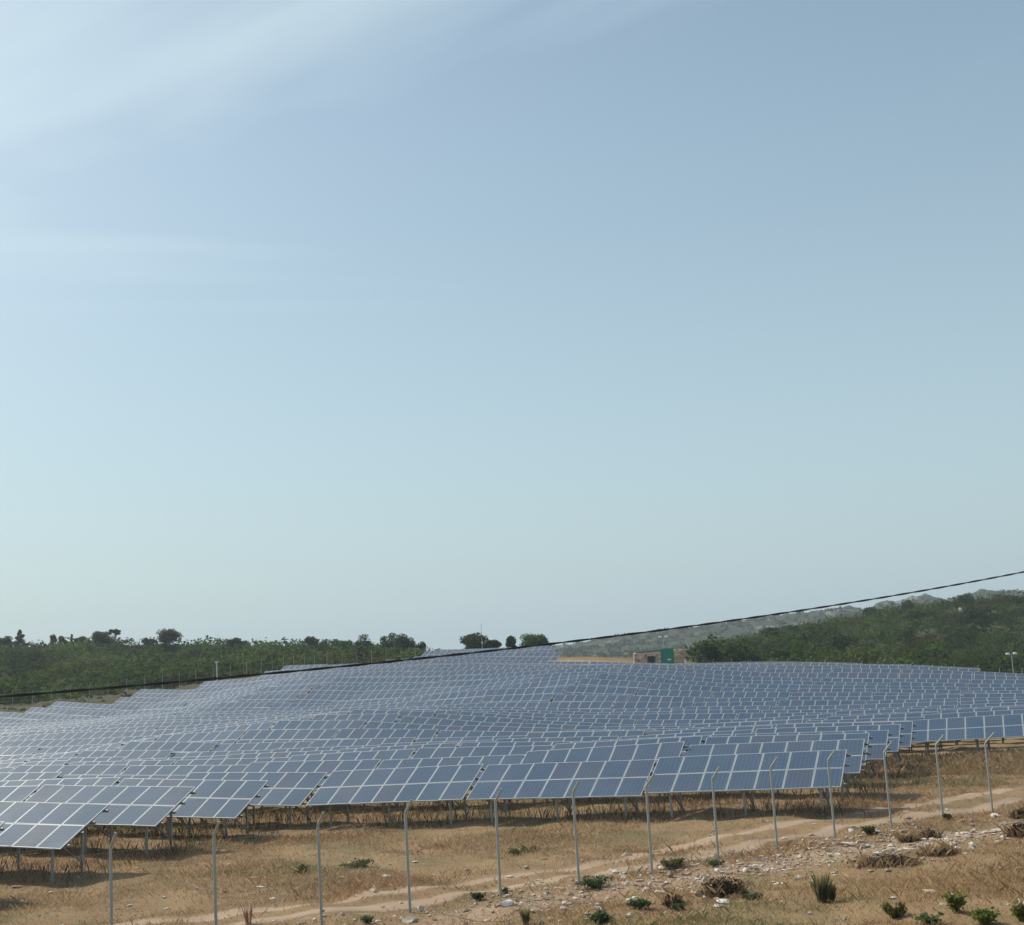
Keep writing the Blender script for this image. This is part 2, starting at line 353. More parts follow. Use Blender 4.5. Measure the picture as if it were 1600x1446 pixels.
def ground_hit(x, y, d0=14.0, d1=320.0):
    """where the line of sight through a photo point meets the ground"""
    D = np.exp(np.linspace(math.log(d0), math.log(d1), 1200)); d = CAM.T @ np.array([(x - 800) / F, (723 - y) / F, 1.0]); d = d / d[1]
    X = d[0] * D; Z = d[2] * D + ZC; k = np.argmax(Z < height(X, D)); return np.array([X[k], D[k], float(height(X[k], D[k]))])
def dist_polyline(X, Y, pts):
    best = np.full(X.shape, 1e9)
    for a, b in zip(pts[:-1], pts[1:]):
        d = b[:2] - a[:2]; t = np.clip(((X - a[0]) * d[0] + (Y - a[1]) * d[1]) / (d @ d), 0, 1)
        best = np.minimum(best, np.hypot(X - a[0] - t * d[0], Y - a[1] - t * d[1]))
    return best
TRACK_MID = np.array([ground_hit(x, y) for x, y in [(300, 1446), (400, 1434), (595, 1410), (820, 1376), (1018, 1343), (1120, 1324), (1232, 1301), (1364, 1279), (1469, 1263), (1600, 1240)]])
d = TRACK_MID[-1] - TRACK_MID[-3]; TRACK_MID = np.vstack([TRACK_MID[0] - (TRACK_MID[2] - TRACK_MID[0]) * 2.2, TRACK_MID, TRACK_MID[-1] + d * 2.5])
RUBBLE = np.array([ground_hit(x, y) for x, y in [(700, 1440), (900, 1400), (1060, 1375), (1200, 1352), (1330, 1330), (1430, 1318), (1540, 1300), (1640, 1290)]])
BANK = np.vstack([at(880, 1029, 182), at(930, 1030, 180), at(990, 1036, 176)])
def soil_mask(X, Y):
    dt = dist_polyline(X, Y, TRACK_MID)
    rut = np.exp(-((np.abs(dt) - .85) / .40) ** 2) * .8 + np.exp(-(dt / 1.6) ** 2) * .22
    rub = .55 * np.exp(-(dist_polyline(X, Y, RUBBLE) / 2.0) ** 2)
    bank = .62 * np.exp(-(dist_polyline(X, Y, BANK) / 6.0) ** 2)
    return np.maximum(np.maximum(rut, rub), bank)
def scrub_mask(X, Y):
    e = X * EV[0] + Y * EV[1]; n = X * NV[0] + Y * NV[1]
    left = sstep(158, 168, Y + 0 * X) * sstep(2, -6, X - 0.0 * Y); right = sstep(150, 158, Y - .0 * X) * sstep(16, 24, X - .08 * Y + 4)
    far = .75 * sstep(183, 196, Y + 0 * X) + .25 * sstep(205, 225, Y + 0 * X); return np.clip(left + right + far, 0, 1)

def build_ground():
    Y = np.concatenate([np.linspace(-70, 14, 22), np.arange(15, 62, .45), np.arange(62, 140, 1.3), np.arange(140, 240, 2.5), np.geomspace(240, 1480, 46)])
    t = np.concatenate([np.linspace(-6, -1.02, 16), np.linspace(-.98, .98, 260), np.linspace(1.02, 6, 16)])
    W = np.where(Y < 30, 38.0, Y * .62 + 20)
    X = np.clip(t[None, :] * W[:, None], -1480, 1480); YY = np.repeat(Y[:, None], len(t), 1)
    Z = height(X, YY); r, c = X.shape; idx = np.arange(r * c).reshape(r, c)
    Fq = np.stack([idx[:-1, :-1], idx[:-1, 1:], idx[1:, 1:], idx[1:, :-1]], -1).reshape(-1, 4)
    me = mesh('ground', np.stack([X, YY, Z], -1), Fq, M['ground'], smooth=True)
    for nm, fn in (('soil', soil_mask), ('scrub', scrub_mask)):
        a = me.attributes.new(nm, 'FLOAT', 'POINT'); a.data.foreach_set('value', fn(X, YY).astype(np.float32).ravel())
    tag(obj('ground', me), kind='structure')
build_ground()

def build_track():
    P = TRACK_MID; s = np.concatenate([[0], np.cumsum(np.hypot(*np.diff(P[:, :2], axis=0).T))]); q = np.arange(0, s[-1], .3)
    x = np.interp(q, s, P[:, 0]); y = np.interp(q, s, P[:, 1])
    for _ in range(30): x[1:-1] = (x[:-2] + x[2:] + 2 * x[1:-1]) / 4; y[1:-1] = (y[:-2] + y[2:] + 2 * y[1:-1]) / 4
    dx = np.gradient(x); dy = np.gradient(y); L = np.hypot(dx, dy); nx, ny = -dy / L, dx / L
    offs = np.linspace(-1.55, 1.55, 13); wob = 1 + .12 * np.sin(q * 1.7) + .08 * np.sin(q * 4.1 + 1)
    X = x[:, None] + nx[:, None] * offs * wob[:, None]; Y = y[:, None] + ny[:, None] * offs * wob[:, None]
    prof = -.03 * np.exp(-((np.abs(offs) - .85) / .3) ** 2)
    edge = np.where(np.abs(offs) > 1.5, -.09, np.where(np.abs(offs) > 1.25, -.02, 0))
    Z = height(X, Y) + prof + edge + .04
    r, c = X.shape; idx = np.arange(r * c).reshape(r, c); Fq = np.stack([idx[:-1, :-1], idx[:-1, 1:], idx[1:, 1:], idx[1:, :-1]], -1).reshape(-1, 4)
    me = mesh('dirt_track', np.stack([X, Y, Z], -1), Fq, M['ground'], smooth=True)
    so = np.repeat((np.exp(-((np.abs(offs) - .85) / .36) ** 2) * .78 + .14)[None], r, 0) + .16 * np.sin(q * .9)[:, None] * np.sin(q * .37 + 1)[:, None]
    me.attributes.new('soil', 'FLOAT', 'POINT').data.foreach_set('value', so.astype(np.float32).ravel())
    me.attributes.new('scrub', 'FLOAT', 'POINT').data.foreach_set('value', np.zeros(r * c, np.float32))
    tag(obj('dirt_track', me), kind='structure')
build_track()

SKYLINE = np.array([(600, 1040), (700, 1032), (800, 1024), (860, 1017), (900, 1009), (935, 1003), (1000, 994), (1050, 988), (1100, 979), (1150, 972), (1200, 966), (1250, 960), (1300, 954), (1325, 949), (1340, 951), (1352, 955), (1360, 953), (1370, 943), (1385, 939),
                    (1400, 943), (1420, 937), (1445, 932), (1460, 936), (1480, 938), (1500, 932), (1530, 925), (1560, 927), (1600, 926), (1700, 922), (1850, 918), (2000, 925), (2300, 940)])
def build_far_hill():
    rng = np.random.default_rng(5)
    xs = np.linspace(600, 2300, 620); ridge = np.interp(xs, SKYLINE[:, 0], SKYLINE[:, 1])
    D0, DR, D1 = 560.0, 1080.0, 1400.0
    Ds = np.concatenate([np.linspace(D0, DR, 70), np.linspace(DR + 8, D1, 16)])
    base = np.array([at(x, y, DR) for x, y in zip(xs, ridge)])
    tx = base[:, 0] / DR; zr = base[:, 2]
    X = tx[None] * Ds[:, None]; Y = np.repeat(Ds[:, None], len(xs), 1)
    f = np.clip((Y - D0) / (DR - D0), 0, 1) ** 1.25; b = np.clip((Y - DR) / (D1 - DR), 0, 1)
    z0 = -10.0
    Z = z0 + (zr[None] - z0) * f
    Z = Z - b * (zr[None] - z0 + 6)
    def fb(s, a):
        out = 0
        for k in range(4):
            ph = rng.uniform(0, 6.28, 4); sc = s * 2 ** k
            out = out + a / 1.7 ** k * np.sin(X * sc + ph[0] + 1.5 * np.sin(Y * sc * .7 + ph[1])) * np.sin(Y * sc * 1.1 + ph[2] + 1.3 * np.sin(X * sc * .6 + ph[3]))
        return out
    near_ridge = np.clip(np.abs(Y - DR) / 60, .25, 1)
    crag = np.abs(fb(.05, 2.4)) * np.clip(fb(.012, 1) + .3, 0, 1) + np.abs(fb(.19, .9))
    Z = Z + (fb(.018, 3.2) * f * near_ridge + crag * np.clip(f * 1.5, 0, 1)) * (1 - b)
    r, c = X.shape; idx = np.arange(r * c).reshape(r, c); Fq = np.stack([idx[:-1, :-1], idx[:-1, 1:], idx[1:, 1:], idx[1:, :-1]], -1).reshape(-1, 4)
    global FAR_HILL; FAR_HILL = (X, Y, Z, f, b)
    tag(obj('rocky_hill', mesh('rocky_hill', np.stack([X, Y, Z], -1), Fq, M['hill'], smooth=False)), kind='structure')
build_far_hill()

# ------------------------------------------------------------------ solar tables
CLEAR = 0.95
def module_mesh():
    w, l, h, fr = .987 / 2, 1.234 / 2, .042, .030
    V = [(-w, -l, 0), (w, -l, 0), (w, l, 0), (-w, l, 0), (-w + fr, -l + fr, 0), (w - fr, -l + fr, 0), (w - fr, l - fr, 0), (-w + fr, l - fr, 0),
         (-w + fr, -l + fr, -.004), (w - fr, -l + fr, -.004), (w - fr, l - fr, -.004), (-w + fr, l - fr, -.004), (-w, -l, -h), (w, -l, -h), (w, l, -h), (-w, l, -h)]
    Fs = [(0, 1, 5, 4), (1, 2, 6, 5), (2, 3, 7, 6), (3, 0, 4, 7), (4, 5, 9, 8), (5, 6, 10, 9), (6, 7, 11, 10), (7, 4, 8, 11), (8, 9, 10, 11), (12, 13, 1, 0), (13, 14, 2, 1), (14, 15, 3, 2), (15, 12, 0, 3), (15, 14, 13, 12)]
    return mesh('panel', V, np.array(Fs), [M['alu'], M['cells'], M['back']], [0] * 8 + [1] + [0] * 4 + [2])
PANEL = module_mesh()
cT, sT = math.cos(TILT), math.sin(TILT)
def on(x, v, d=0.0): return (x, v * cT + d * sT, CLEAR + v * sT - d * cT)      # point on the table plane, d below it
RAIL = [MB().bar(on(-3.64, v, .085), on(3.64, v, .085), .05, .08, up=(0, -sT, cT)).me('rail', M['rail']) for v in (.28, .97, 1.55, 2.22)]
def frame_piece(x):
    b = MB().bar(on(x, .12, .165), on(x, 2.4, .165), .06, .075, up=(0, -sT, cT)); return b
LEGX = (-2.7, 0.0, 2.7)
RAFTER = [frame_piece(x).me('rafter', M['rail']) for x in LEGX]
def leg_mb(x, v): p = on(x, v, .2); return MB().bar((x, p[1], -.7), p, .08, .06, up=(0, 1, 0))
LEG = [leg_mb(x, v).me('leg', M['galv']) for x in LEGX for v in (.5, 2.0)]
BRACE = [MB().bar(on(x, .62, .22), (x, on(x, 2.0)[1], .25), .045, .045).me('brace', M['rail']) for x in LEGX]
def whole_frame():
    b = MB()
    for v in (.28, .97, 1.55, 2.22): b.bar(on(-3.64, v, .085), on(3.64, v, .085), .05, .08, up=(0, -sT, cT))
    for x in LEGX:
        b.bar(on(x, .12, .165), on(x, 2.4, .165), .06, .075, up=(0, -sT, cT))
        for v in (.5, 2.0): p = on(x, v, .2); b.bar((x, p[1], -.7), p, .08, .06, up=(0, 1, 0))
    return b.me('support_frame', M['rail'])
FRAME = whole_frame()
ORD = 'zeroth first second third fourth fifth sixth seventh eighth ninth tenth eleventh twelfth thirteenth fourteenth fifteenth sixteenth seventeenth eighteenth nineteenth twentieth'.split()
def ordinal(n): return ORD[n] if n <= 20 else 'twenty-' + ORD[n - 20]
# rows counted from the front; columns of tables west to east
ROWS = {-4: (-1, -1), -3: (-2, -1), -2: (-2, -1), -1: (-3, -1), 0: (-3, 2), 1: (-4, 2), 2: (-4, 2), 3: (-5, 2), 4: (-5, 2), 5: (-6, 2), 6: (-7, 2), 7: (-7, 3), 8: (-8, 3), 9: (-8, 3),
        10: (-9, 3), 11: (-10, 3), 12: (-10, 3), 13: (-11, 3), 14: (-11, 3), 15: (-12, 3), 16: (-13, 3), 17: (-13, 3), 18: (-14, 3), 19: (-13, 3), 20: (-13, 3), 21: (-12, 3), 22: (-12, 3),
        23: (-11, 2), 24: (-10, 2), 25: (-10, 0), 26: (-8, 0), 27: (-8, 0), 28: (-8, -6), 29: (-8, -6), 30: (-8, -7), 31: (-8, -7), 32: (-9, -7), 33: (-9, -7), 34: (-9, -8)}
LAST_SINGLE = 20
rt = random.Random(11)
ROW_JIT = {k: rt.uniform(-.45, .45) for k in ROWS}
ROW_JIT.update({-4: -1.2, -3: -.94, -2: -.64, -1: -.32, 0: 0.0, 7: -.76})
def table_matrix(k, c):
    n = N0 + RP * k; e = E0 + TS * c + ROW_JIT[k] - (.2 if c < 0 and k == 0 else 0)
    def z(de): q = EV * (e + de) + NV * (n + .6); return float(height(q[0], q[1]))
    a, b, mdl = z(.3), z(6.7), z(3.5)
    s = (b - a) / 6.4; zc = (a + b + mdl) / 3 + rt.uniform(-.04, .04)
    if k < -1: zc += .2
    ex = EV + np.array([0, 0, s]); ex /= np.linalg.norm(ex); ez = np.cross(ex, NV); ez /= np.linalg.norm(ez)
    o = EV * (e + 3.5) + NV * n; o[2] = zc
    mw = Matrix.Identity(4)
    for i in range(3): mw[i][0] = ex[i]; mw[i][1] = NV[i]; mw[i][2] = ez[i]; mw[i][3] = o[i]
    return mw @ Matrix.Rotation(rt.gauss(0, .011), 4, 'X')
SHOWS_UNDER = {(-4, -1), (-3, -2), (-3, -1), (-2, -2), (-2, -1), (-1, -2), (-1, -1)} | {(0, c) for c in range(-3, 3)} | {(k, 2) for k in range(1, 7)} | {(7, 3), (7, 2)}
def panel_locals():
    out = []
    for i in range(7):
        for j in range(2):
            out.append((-3 + i, .625 + ML * j))
    return out
def build_tables():
    far_V = []; far_F = []; far_M = []; nv = 0
    pv = np.empty(len(PANEL.vertices) * 3); PANEL.vertices.foreach_get('co', pv); pv = pv.reshape(-1, 3)
    pf = np.array([list(p.vertices) for p in PANEL.polygons]); pm = [p.material_index for p in PANEL.polygons]
    RX = Matrix.Rotation(TILT, 3, 'X')
    for k, (c0, c1) in ROWS.items():
        for c in range(c0, c1 + 1):
            mw = table_matrix(k, c)
            if k > LAST_SINGLE:
                for x, v in panel_locals():
                    q = (pv @ np.array(RX).T) + on(x, v); q = q @ np.array(mw.to_3x3()).T + np.array(mw.translation)
                    far_V.append(q); far_F.append(pf + nv); far_M += pm; nv += len(pv)
                continue
            t = bpy.data.objects.new('solar_table', None); t.empty_display_size = .3; link(t); t.matrix_world = mw
            pos = c1 - c + 1; row = k + 5
            if k == -4: lab = 'solar panel table at the very front, mostly beyond the left edge of the picture'
            else: lab = 'blue solar panel table, %s from the right end of the %s row from the front' % (ordinal(pos), ordinal(row - 1))
            tag(t, lab, 'solar table', 'tables of solar panels in rows across the field')
            for x, v in panel_locals():
                o = bpy.data.objects.new('panel', PANEL); o.location = on(x, v); o.rotation_euler = (TILT + rt.gauss(0, .006), rt.gauss(0, .003), 0); link(o, t)
            if (k, c) in SHOWS_UNDER:
                for me in RAIL: link(bpy.data.objects.new('rail', me), t)
                for me in RAFTER: link(bpy.data.objects.new('rafter', me), t)
                for me in LEG: link(bpy.data.objects.new('leg', me), t)
                for me in BRACE: link(bpy.data.objects.new('brace', me), t)
            else: link(bpy.data.objects.new('support_frame', FRAME), t)
    me = mesh('distant_solar_panels', np.concatenate(far_V), np.concatenate(far_F), [M['alu'], M['cells'], M['back']], far_M)
    tag(obj('distant_solar_panels', me), 'hazy blue solar panels in the last rows at the back of the field', 'solar panels', kind='stuff')
build_tables()

# ------------------------------------------------------------------ wire fence in front of the field
FENCE_T = [-1.15, 0.025, 0.963, 2.006, 2.957, 4.021, 5.023, 6.03, 7.02, 7.966, 8.956, 9.993, 11.006, 12.035, 13.0, 14.0]
FD = np.array([math.sin(1.00106), math.cos(1.00106), 0]); FO = np.array([FD[1], -FD[0], 0])
def fence_pt(t):
    q = np.array([-9.361, 28.256, 0]) + FD * 2.4787 * t; q[2] = float(height(q[0], q[1])); return q
def build_fence():
    r = random.Random(3); root = empty('wire_fence', fence_pt(0))
    tag(root, 'grey wire fence with bent-top posts between the dirt track and the panels', 'fence')
    tag(root, 'tall wire fence on grey posts with outward bent tops, along the dirt track')
    base = root.location; tops = []
    for t in FENCE_T:
        q = fence_pt(t); lean = np.array([r.gauss(0, .012), r.gauss(0, .012), 0]); h = 2.4 + r.gauss(0, .012)
        bend = q + np.array([0, 0, h]) + lean; o = q - np.array(base)
        a = .40 + r.gauss(0, .015); sw = FD * r.gauss(0, .02); tip = FO * a * .92 + sw + np.array([0, 0, a * .85])
        mb = MB().tube([(0, 0, -.4), np.array([0, 0, h - .06]) + lean, np.array([0, 0, h]) + lean + tip * .06, np.array([0, 0, h]) + lean + tip], [.036, .035, .034, .027], 8)
        mb.box((-.028 + (lean + tip)[0], -.028 + (lean + tip)[1], h + tip[2] - .02), (.028 + (lean + tip)[0], .028 + (lean + tip)[1], h + tip[2] + .03))
        mb.build('post', M['post'], root, o, smooth=False); tops.append((q, h, lean, tip))
    for hz in (.08, 1.2, 2.3):
        MB().tube([q + np.array([0, 0, hz]) + l * hz / 2.4 - FO * .04 - np.array(base) for q, h, l, tp in tops], .0022, 3).build('tension_wire', M['wire'], root)
    for fr in (.45, .95):
        MB().tube([q + np.array([0, 0, h]) + l + tp * fr - np.array(base) for q, h, l, tp in tops], .002, 3).build('barbed_wire', M['wire'], root)
    mb = MB(); L = 2.4787; s0, s1 = FENCE_T[0] * L, FENCE_T[-1] * L; H = 2.22
    ss = np.arange(s0 - 5, s1 + 5, 1.0); zz = np.array([fence_pt(a / L)[2] for a in ss])
    def pt(s, hh): q = np.array([-9.361, 28.256, 0]) + FD * s - FO * .045; q[2] = np.interp(s, ss, zz) + .08 + hh; return q - np.array(base)
    for sgn in (1, -1):
        for s in np.arange(s0 - H, s1 + H, .10):
            a, b = (s, s + H * sgn); lo, hi = 0.0, H
            if sgn > 0: lo = max(0, s0 - s); hi = min(H, s1 - s)
            else: lo = max(0, s - s1); hi = min(H, s - s0)
            if hi - lo < .05: continue
            mb.tube([pt(s + sgn * lo, lo), pt(s + sgn * (lo + hi) / 2, (lo + hi) / 2), pt(s + sgn * hi, hi)], .0008, 3, cap=False)
    mb.build('wire_mesh', M['wire'], root)
build_fence()

def far_fence(pts, label, step=2.5, h=2.3):
    P = np.array(pts); s = np.concatenate([[0], np.cumsum(np.hypot(*np.diff(P[:, :2], axis=0).T))]); q = np.arange(0, s[-1], step)
    x = np.interp(q, s, P[:, 0]); y = np.interp(q, s, P[:, 1]); z = height(x, y); r = random.Random(8)
    root = tag(empty('perimeter_fence', (x[0], y[0], z[0])), label, 'fence'); b = np.array([x[0], y[0], z[0]])
    me = MB().tube([(0, 0, -.4), (0, 0, h), (.1, -.22, h + .32)], [.034, .03, .028], 5).me('post', M['post'])
    for i in range(len(q)):
        o = bpy.data.objects.new('post', me); o.location = np.array([x[i], y[i], z[i]]) - b; o.rotation_euler = (r.gauss(0, .02), r.gauss(0, .02), r.gauss(0, .3)); link(o, root)
    for hh in (.1, 1.15, 2.2): MB().tube(np.stack([x, y, z + hh], 1) - b, .006, 3).build('tension_wire', M['wire'], root)
far_fence([at(-70, 1100, 172), at(100, 1092, 174), at(210, 1081, 176), at(300, 1067, 181), at(400, 1053, 186), at(500, 1040, 199), at(600, 1033, 204), at(688, 1020, 208)], 'distant fence of thin grey posts below the wooded hillside behind the field')
far_fence([at(1085, 1038, 171), at(1200, 1038, 168), at(1330, 1040, 162), at(1420, 1047, 155), at(1560, 1054, 150), at(1680, 1058, 146)], 'distant fence of thin grey posts below the scrub slope beside the stone building')

# ------------------------------------------------------------------ overhead cable
def build_cable():
    A = at(0, 1088, 11.0); B = at(1600, 895, 19.0); dirv = (B - A)[:2]
    px = [(0, 1088), (100, 1081), (225, 1071), (400, 1054.5), (650, 1030), (800, 1014), (867, 1005), (1000, 990), (1200, 962.5), (1325, 942), (1450, 920), (1600, 895)]
    T = []; Z = []
    for x, y in px:
        d = CAM.T @ np.array([(x - 800) / F, (723 - y) / F, 1.0])
        Mx = np.array([[d[0], -dirv[0]], [d[1], -dirv[1]]]); s, t = np.linalg.solve(Mx, A[:2]); T.append(t); Z.append(d[2] * s + ZC)
    co = np.polyfit(T, Z, 2); L = np.linalg.norm(dirv); tt = np.arange(-.55, 1.7, .05 / L)
    c = np.stack([A[0] + dirv[0] * tt, A[1] + dirv[1] * tt, np.polyval(co, tt)], 1)
    nx = np.array([-dirv[1], dirv[0], 0]) / L; ph = tt * L * 2 * math.pi / .8
    V = []; Fs = []; n = 6; off = 0
    for k in range(2):
        ctr = c + (nx[None] * np.cos(ph + math.pi * k)[:, None] + np.array([0, 0, 1.0])[None] * np.sin(ph + math.pi * k)[:, None]) * .0062
        a = np.arange(n) * 2 * math.pi / n
        ring = ctr[:, None] + (nx[None, None] * np.cos(a)[None, :, None] + np.array([0, 0, 1.0])[None, None] * np.sin(a)[None, :, None]) * .0078
        V.append(ring.reshape(-1, 3)); i = np.arange(len(tt) - 1)[:, None]; j = np.arange(n)[None]
        Fs.append(np.stack([i * n + j, i * n + (j + 1) % n, (i + 1) * n + (j + 1) % n, (i + 1) * n + j], -1).reshape(-1, 4) + off); off += len(tt) * n
    tag(obj('overhead_cable', mesh('overhead_cable', np.concatenate(V), np.concatenate(Fs), M['cable'], smooth=True)), 'black twisted overhead cable sagging across the whole view', 'cable')
build_cable()

# ------------------------------------------------------------------ masts and lamps
def on_ground(p): return np.array([p[0], p[1], float(height(p[0], p[1]))])
def mast(x, ytop, D, label, kind, r=.06):
    top = at(x, ytop, D); g = on_ground(top); h = top[2] - g[2]
    nm = {'twin': 'lamp_mast', 'camera': 'camera_pole', 'antenna': 'antenna_mast'}[kind]
    root = tag(empty(nm, g), label, {'twin': 'lamp', 'camera': 'camera pole', 'antenna': 'mast'}[kind])
    if kind == 'twin':
        MB().tube([(0, 0, -.5), (0, 0, h * .5), (0, 0, h - .25)], [r * 1.25, r * 1.1, r], 8).build('pole', M['post'], root)
        MB().tube([(-.45, 0, h - .22), (.45, 0, h - .22)], .035, 6).build('crossarm', M['post'], root)
        for s in (-1, 1):
            MB().add([(s * .22, -.24, h - .24), (s * .68, -.24, h - .24), (s * .68, .16, h - .1), (s * .22, .16, h - .1), (s * .26, -.18, h - .08), (s * .64, -.18, h - .08), (s * .64, .12, h + .0), (s * .26, .12, h + .0)],
                     [(0, 1, 2, 3), (4, 7, 6, 5), (0, 4, 5, 1), (1, 5, 6, 2), (2, 6, 7, 3), (3, 7, 4, 0)]).build('floodlight', M['lamp'], root)
    elif kind == 'camera':
        MB().tube([(0, 0, -.5), (0, 0, h)], [r * 1.2, r], 8).build('pole', M['lampwhite'], root)
        MB().box((-.14, -.34, h - .02), (.14, .2, h + .2)).tube([(0, -.34, h + .09), (0, -.42, h + .09)], .07, 8).build('camera_housing', M['lampwhite'], root)
    else:
        MB().tube([(0, 0, -.5), (0, 0, h * .6), (0, 0, h)], [.055, .045, .02], 6).build('pole', M['post'], root)
        for zz, w in ((h - .35, .22), (h - .7, .18)): MB().bar((-w, 0, zz), (w, 0, zz), .03, .03).build('crossarm', M['post'], root)
        MB().box((-.12, -.1, h * .46), (.12, .1, h * .46 + .3)).build('equipment_box', M['lampwhite'], root)
mast(1580, 1020, 158, 'lamp mast with two white floodlights above the panels beside the scrub slope', 'twin')
mast(1036, 994, 182, 'lamp mast with two white floodlights rising behind the stone building', 'twin')
mast(338.5, 1036, 180, 'white pole carrying a small camera in front of the wooded hillside', 'camera', .07)
mast(751.5, 974, 204, 'thin antenna mast standing before the broad dark tree on the crest', 'antenna')

# ------------------------------------------------------------------ stone building
def build_hut():
    D = 171.0; pm = D / F; rng = np.random.default_rng(4); c = at(1030, 1040, D); g = on_ground(c); rz = -.06
    root = tag(empty('stone_building', g, rz), 'small stone building with a green shutter and dark doorway behind the panels', 'building')
    def X(px): return (px - 1030) * pm
    def Zy(py, px=1030): return (at(px, py, D)[2] - g[2])
    zt = Zy(1019.5); zlow = -.6
    def masonry(name, x0, x1, y0, y1, z0, z1, hole=None):
        """rough stones laid in courses, each with its own size, set-back and colour"""
        V = []; Fs = []; C = []; nv = 0
        def stone(a, b):
            nonlocal nv
            (ax, ay, az), (bx, by, bz) = a, b; j = .035
            q = np.array([(ax, ay, az), (bx, ay, az), (bx, by, az), (ax, by, az), (ax, ay, bz), (bx, ay, bz), (bx, by, bz), (ax, by, bz)]) + rng.normal(0, j, (8, 3)) * [1, 1, .6]
            V.append(q); Fs.append(np.array([(0, 3, 2, 1), (4, 5, 6, 7), (0, 1, 5, 4), (1, 2, 6, 5), (2, 3, 7, 6), (3, 0, 4, 7)]) + nv); nv += 8
            pal = np.array([(.72, .46, .28), (.80, .58, .38), (.84, .70, .53), (.62, .40, .26), (.76, .60, .47), (.86, .76, .63)]); C.append(np.repeat(pal[rng.integers(len(pal))][None] * rng.uniform(.8, 1.1), 8, 0))  # stone colours lifted to stand in for sunlight missing on this front
        z = z0
        while z < z1 - .05:
            hh = min(rng.uniform(.16, .28), z1 - z); x = x0 + rng.uniform(-.2, 0)
            while x < x1 - .04:
                w = min(rng.uniform(.22, .5), x1 - x)
                if x < x0: w += x - x0; x = x0
                if not (hole and x + w > hole[0] + .02 and x < hole[1] - .02 and z + hh > hole[2] and z < hole[3] - .05):
                    pr = rng.uniform(-.05, .06); stone((x + .012, y0 - pr, z + .01), (x + max(w, .08) - .012, y1 + pr * .3, z + hh - .01))
                x += max(w, .08)
            z += hh
        o = obj(name, mesh(name, np.concatenate(V), np.concatenate(Fs), M['masonry'], col=np.concatenate(C)), root); return o
    hx0, hx1 = X(1014), X(1023.5); ht = Zy(1024.5)
    masonry('front_wall', X(992), X(1033.5), -.3, .15, zlow, zt, (hx0, hx1, zlow - 1, ht))
    masonry('lintel', hx0 - .15, hx1 + .15, -.36, .1, ht - .02, ht + .2)
    MB().box((hx0, .12, zlow), (hx1, .2, ht)).build('doorway', M['dark'], root)  # dark panel across the opening, its colour standing in for the shade inside
    masonry('side_pier', X(1053.5), X(1071), -.35, .5, zlow, Zy(1016.5))
    MB().box((X(992) + .05, .16, zlow), (X(1071) - .05, 3.2, Zy(1019))).build('core_wall', M['concrete'], root)
    sh = MB().box((X(1033.5), -.08, zlow), (X(1053.5), -.02, Zy(1014)))
    for k in range(6): x = X(1034.5) + k * (X(1052.5) - X(1034.5)) / 5; sh.box((x - .03, -.12, zlow), (x + .03, -.08, Zy(1014) - .03))
    s = sh.build('green_shutter', M['green'], root)
    MB().box((X(1043), -.13, Zy(1033)), (X(1049), -.121, Zy(1030.5))).build('notice_plate', M['lampwhite'], s)
    MB().add([(X(996), .25, Zy(1018.8)), (X(1053), .25, Zy(1015.4)), (X(1053), 3.3, Zy(1015.4)), (X(996), 3.3, Zy(1018.8)), (X(996), .25, Zy(1017.2)), (X(1053), .25, Zy(1014.2)), (X(1053), 3.3, Zy(1014.2)), (X(996), 3.3, Zy(1017.2))],
             [(0, 3, 2, 1), (4, 5, 6, 7), (0, 1, 5, 4), (1, 2, 6, 5), (2, 3, 7, 6), (3, 0, 4, 7)]).build('roof', M['greendark'], root)
    MB().bar((X(1068), -.3, Zy(1018.5)), (X(1076), -.9, Zy(1017.5)), .12, .05).build('roof_timber', plain('pale_timber', (.5, .47, .36), .8), root)
    MB().tube([(X(1069.5), -.75, zlow), (X(1069.5), -.75, Zy(1033))], .14, 8).build('white_drum', M['lampwhite'], root)
build_hut()

# ------------------------------------------------------------------ plants
def cards(P, size, rng, col, aspect=.6, out=None, jit=.45):
    """one small pointed leaf face per point, facing roughly along out where given"""
    n = len(P); u = rng.normal(size=(n, 3)); u /= np.linalg.norm(u, axis=1)[:, None]
    w = rng.normal(size=(n, 3))
    if out is not None:
        w = out / (np.linalg.norm(out, axis=1)[:, None] + 1e-9) + w * jit; w /= np.linalg.norm(w, axis=1)[:, None]
        u = u - w * (u * w).sum(1)[:, None]; u /= np.linalg.norm(u, axis=1)[:, None] + 1e-9
    v = np.cross(u, w); v /= np.linalg.norm(v, axis=1)[:, None] + 1e-9
    s = np.asarray(size).reshape(-1, 1) * np.ones((n, 1)); a = u * s; b = v * s * aspect
    V = np.stack([P - a, P - b * 1.0 + a * .1, P + a, P + b * 1.0 + a * .1], 1).reshape(-1, 3)
    return V, np.arange(4 * n).reshape(n, 4), np.repeat(col, 4, 0)
def clump_points(ctr, rad, n, rng, shell=.55):
    d = rng.normal(size=(n, 3)); d /= np.linalg.norm(d, axis=1)[:, None]; r = shell + (1 - shell) * rng.random(n) ** .6
    return ctr + d * r[:, None] * rad
LEAFCOL = {'oak': [(.030, .045, .020), (.042, .060, .026), (.055, .072, .030)], 'olive': [(.065, .080, .045), (.085, .10, .055), (.05, .07, .035)],
           'pine': [(.035, .05, .032), (.045, .062, .038)], 'bright': [(.06, .10, .03), (.08, .12, .035), (.05, .085, .028)], 'grey': [(.10, .105, .085), (.085, .09, .07)]}
def pick(rng, pal, n, lo=.75, hi=1.3):
    p = np.array(LEAFCOL[pal]) * np.array([1.1, 1.25, .95]); return p[rng.integers(len(p), size=n)] * rng.uniform(lo, hi, (n, 1))
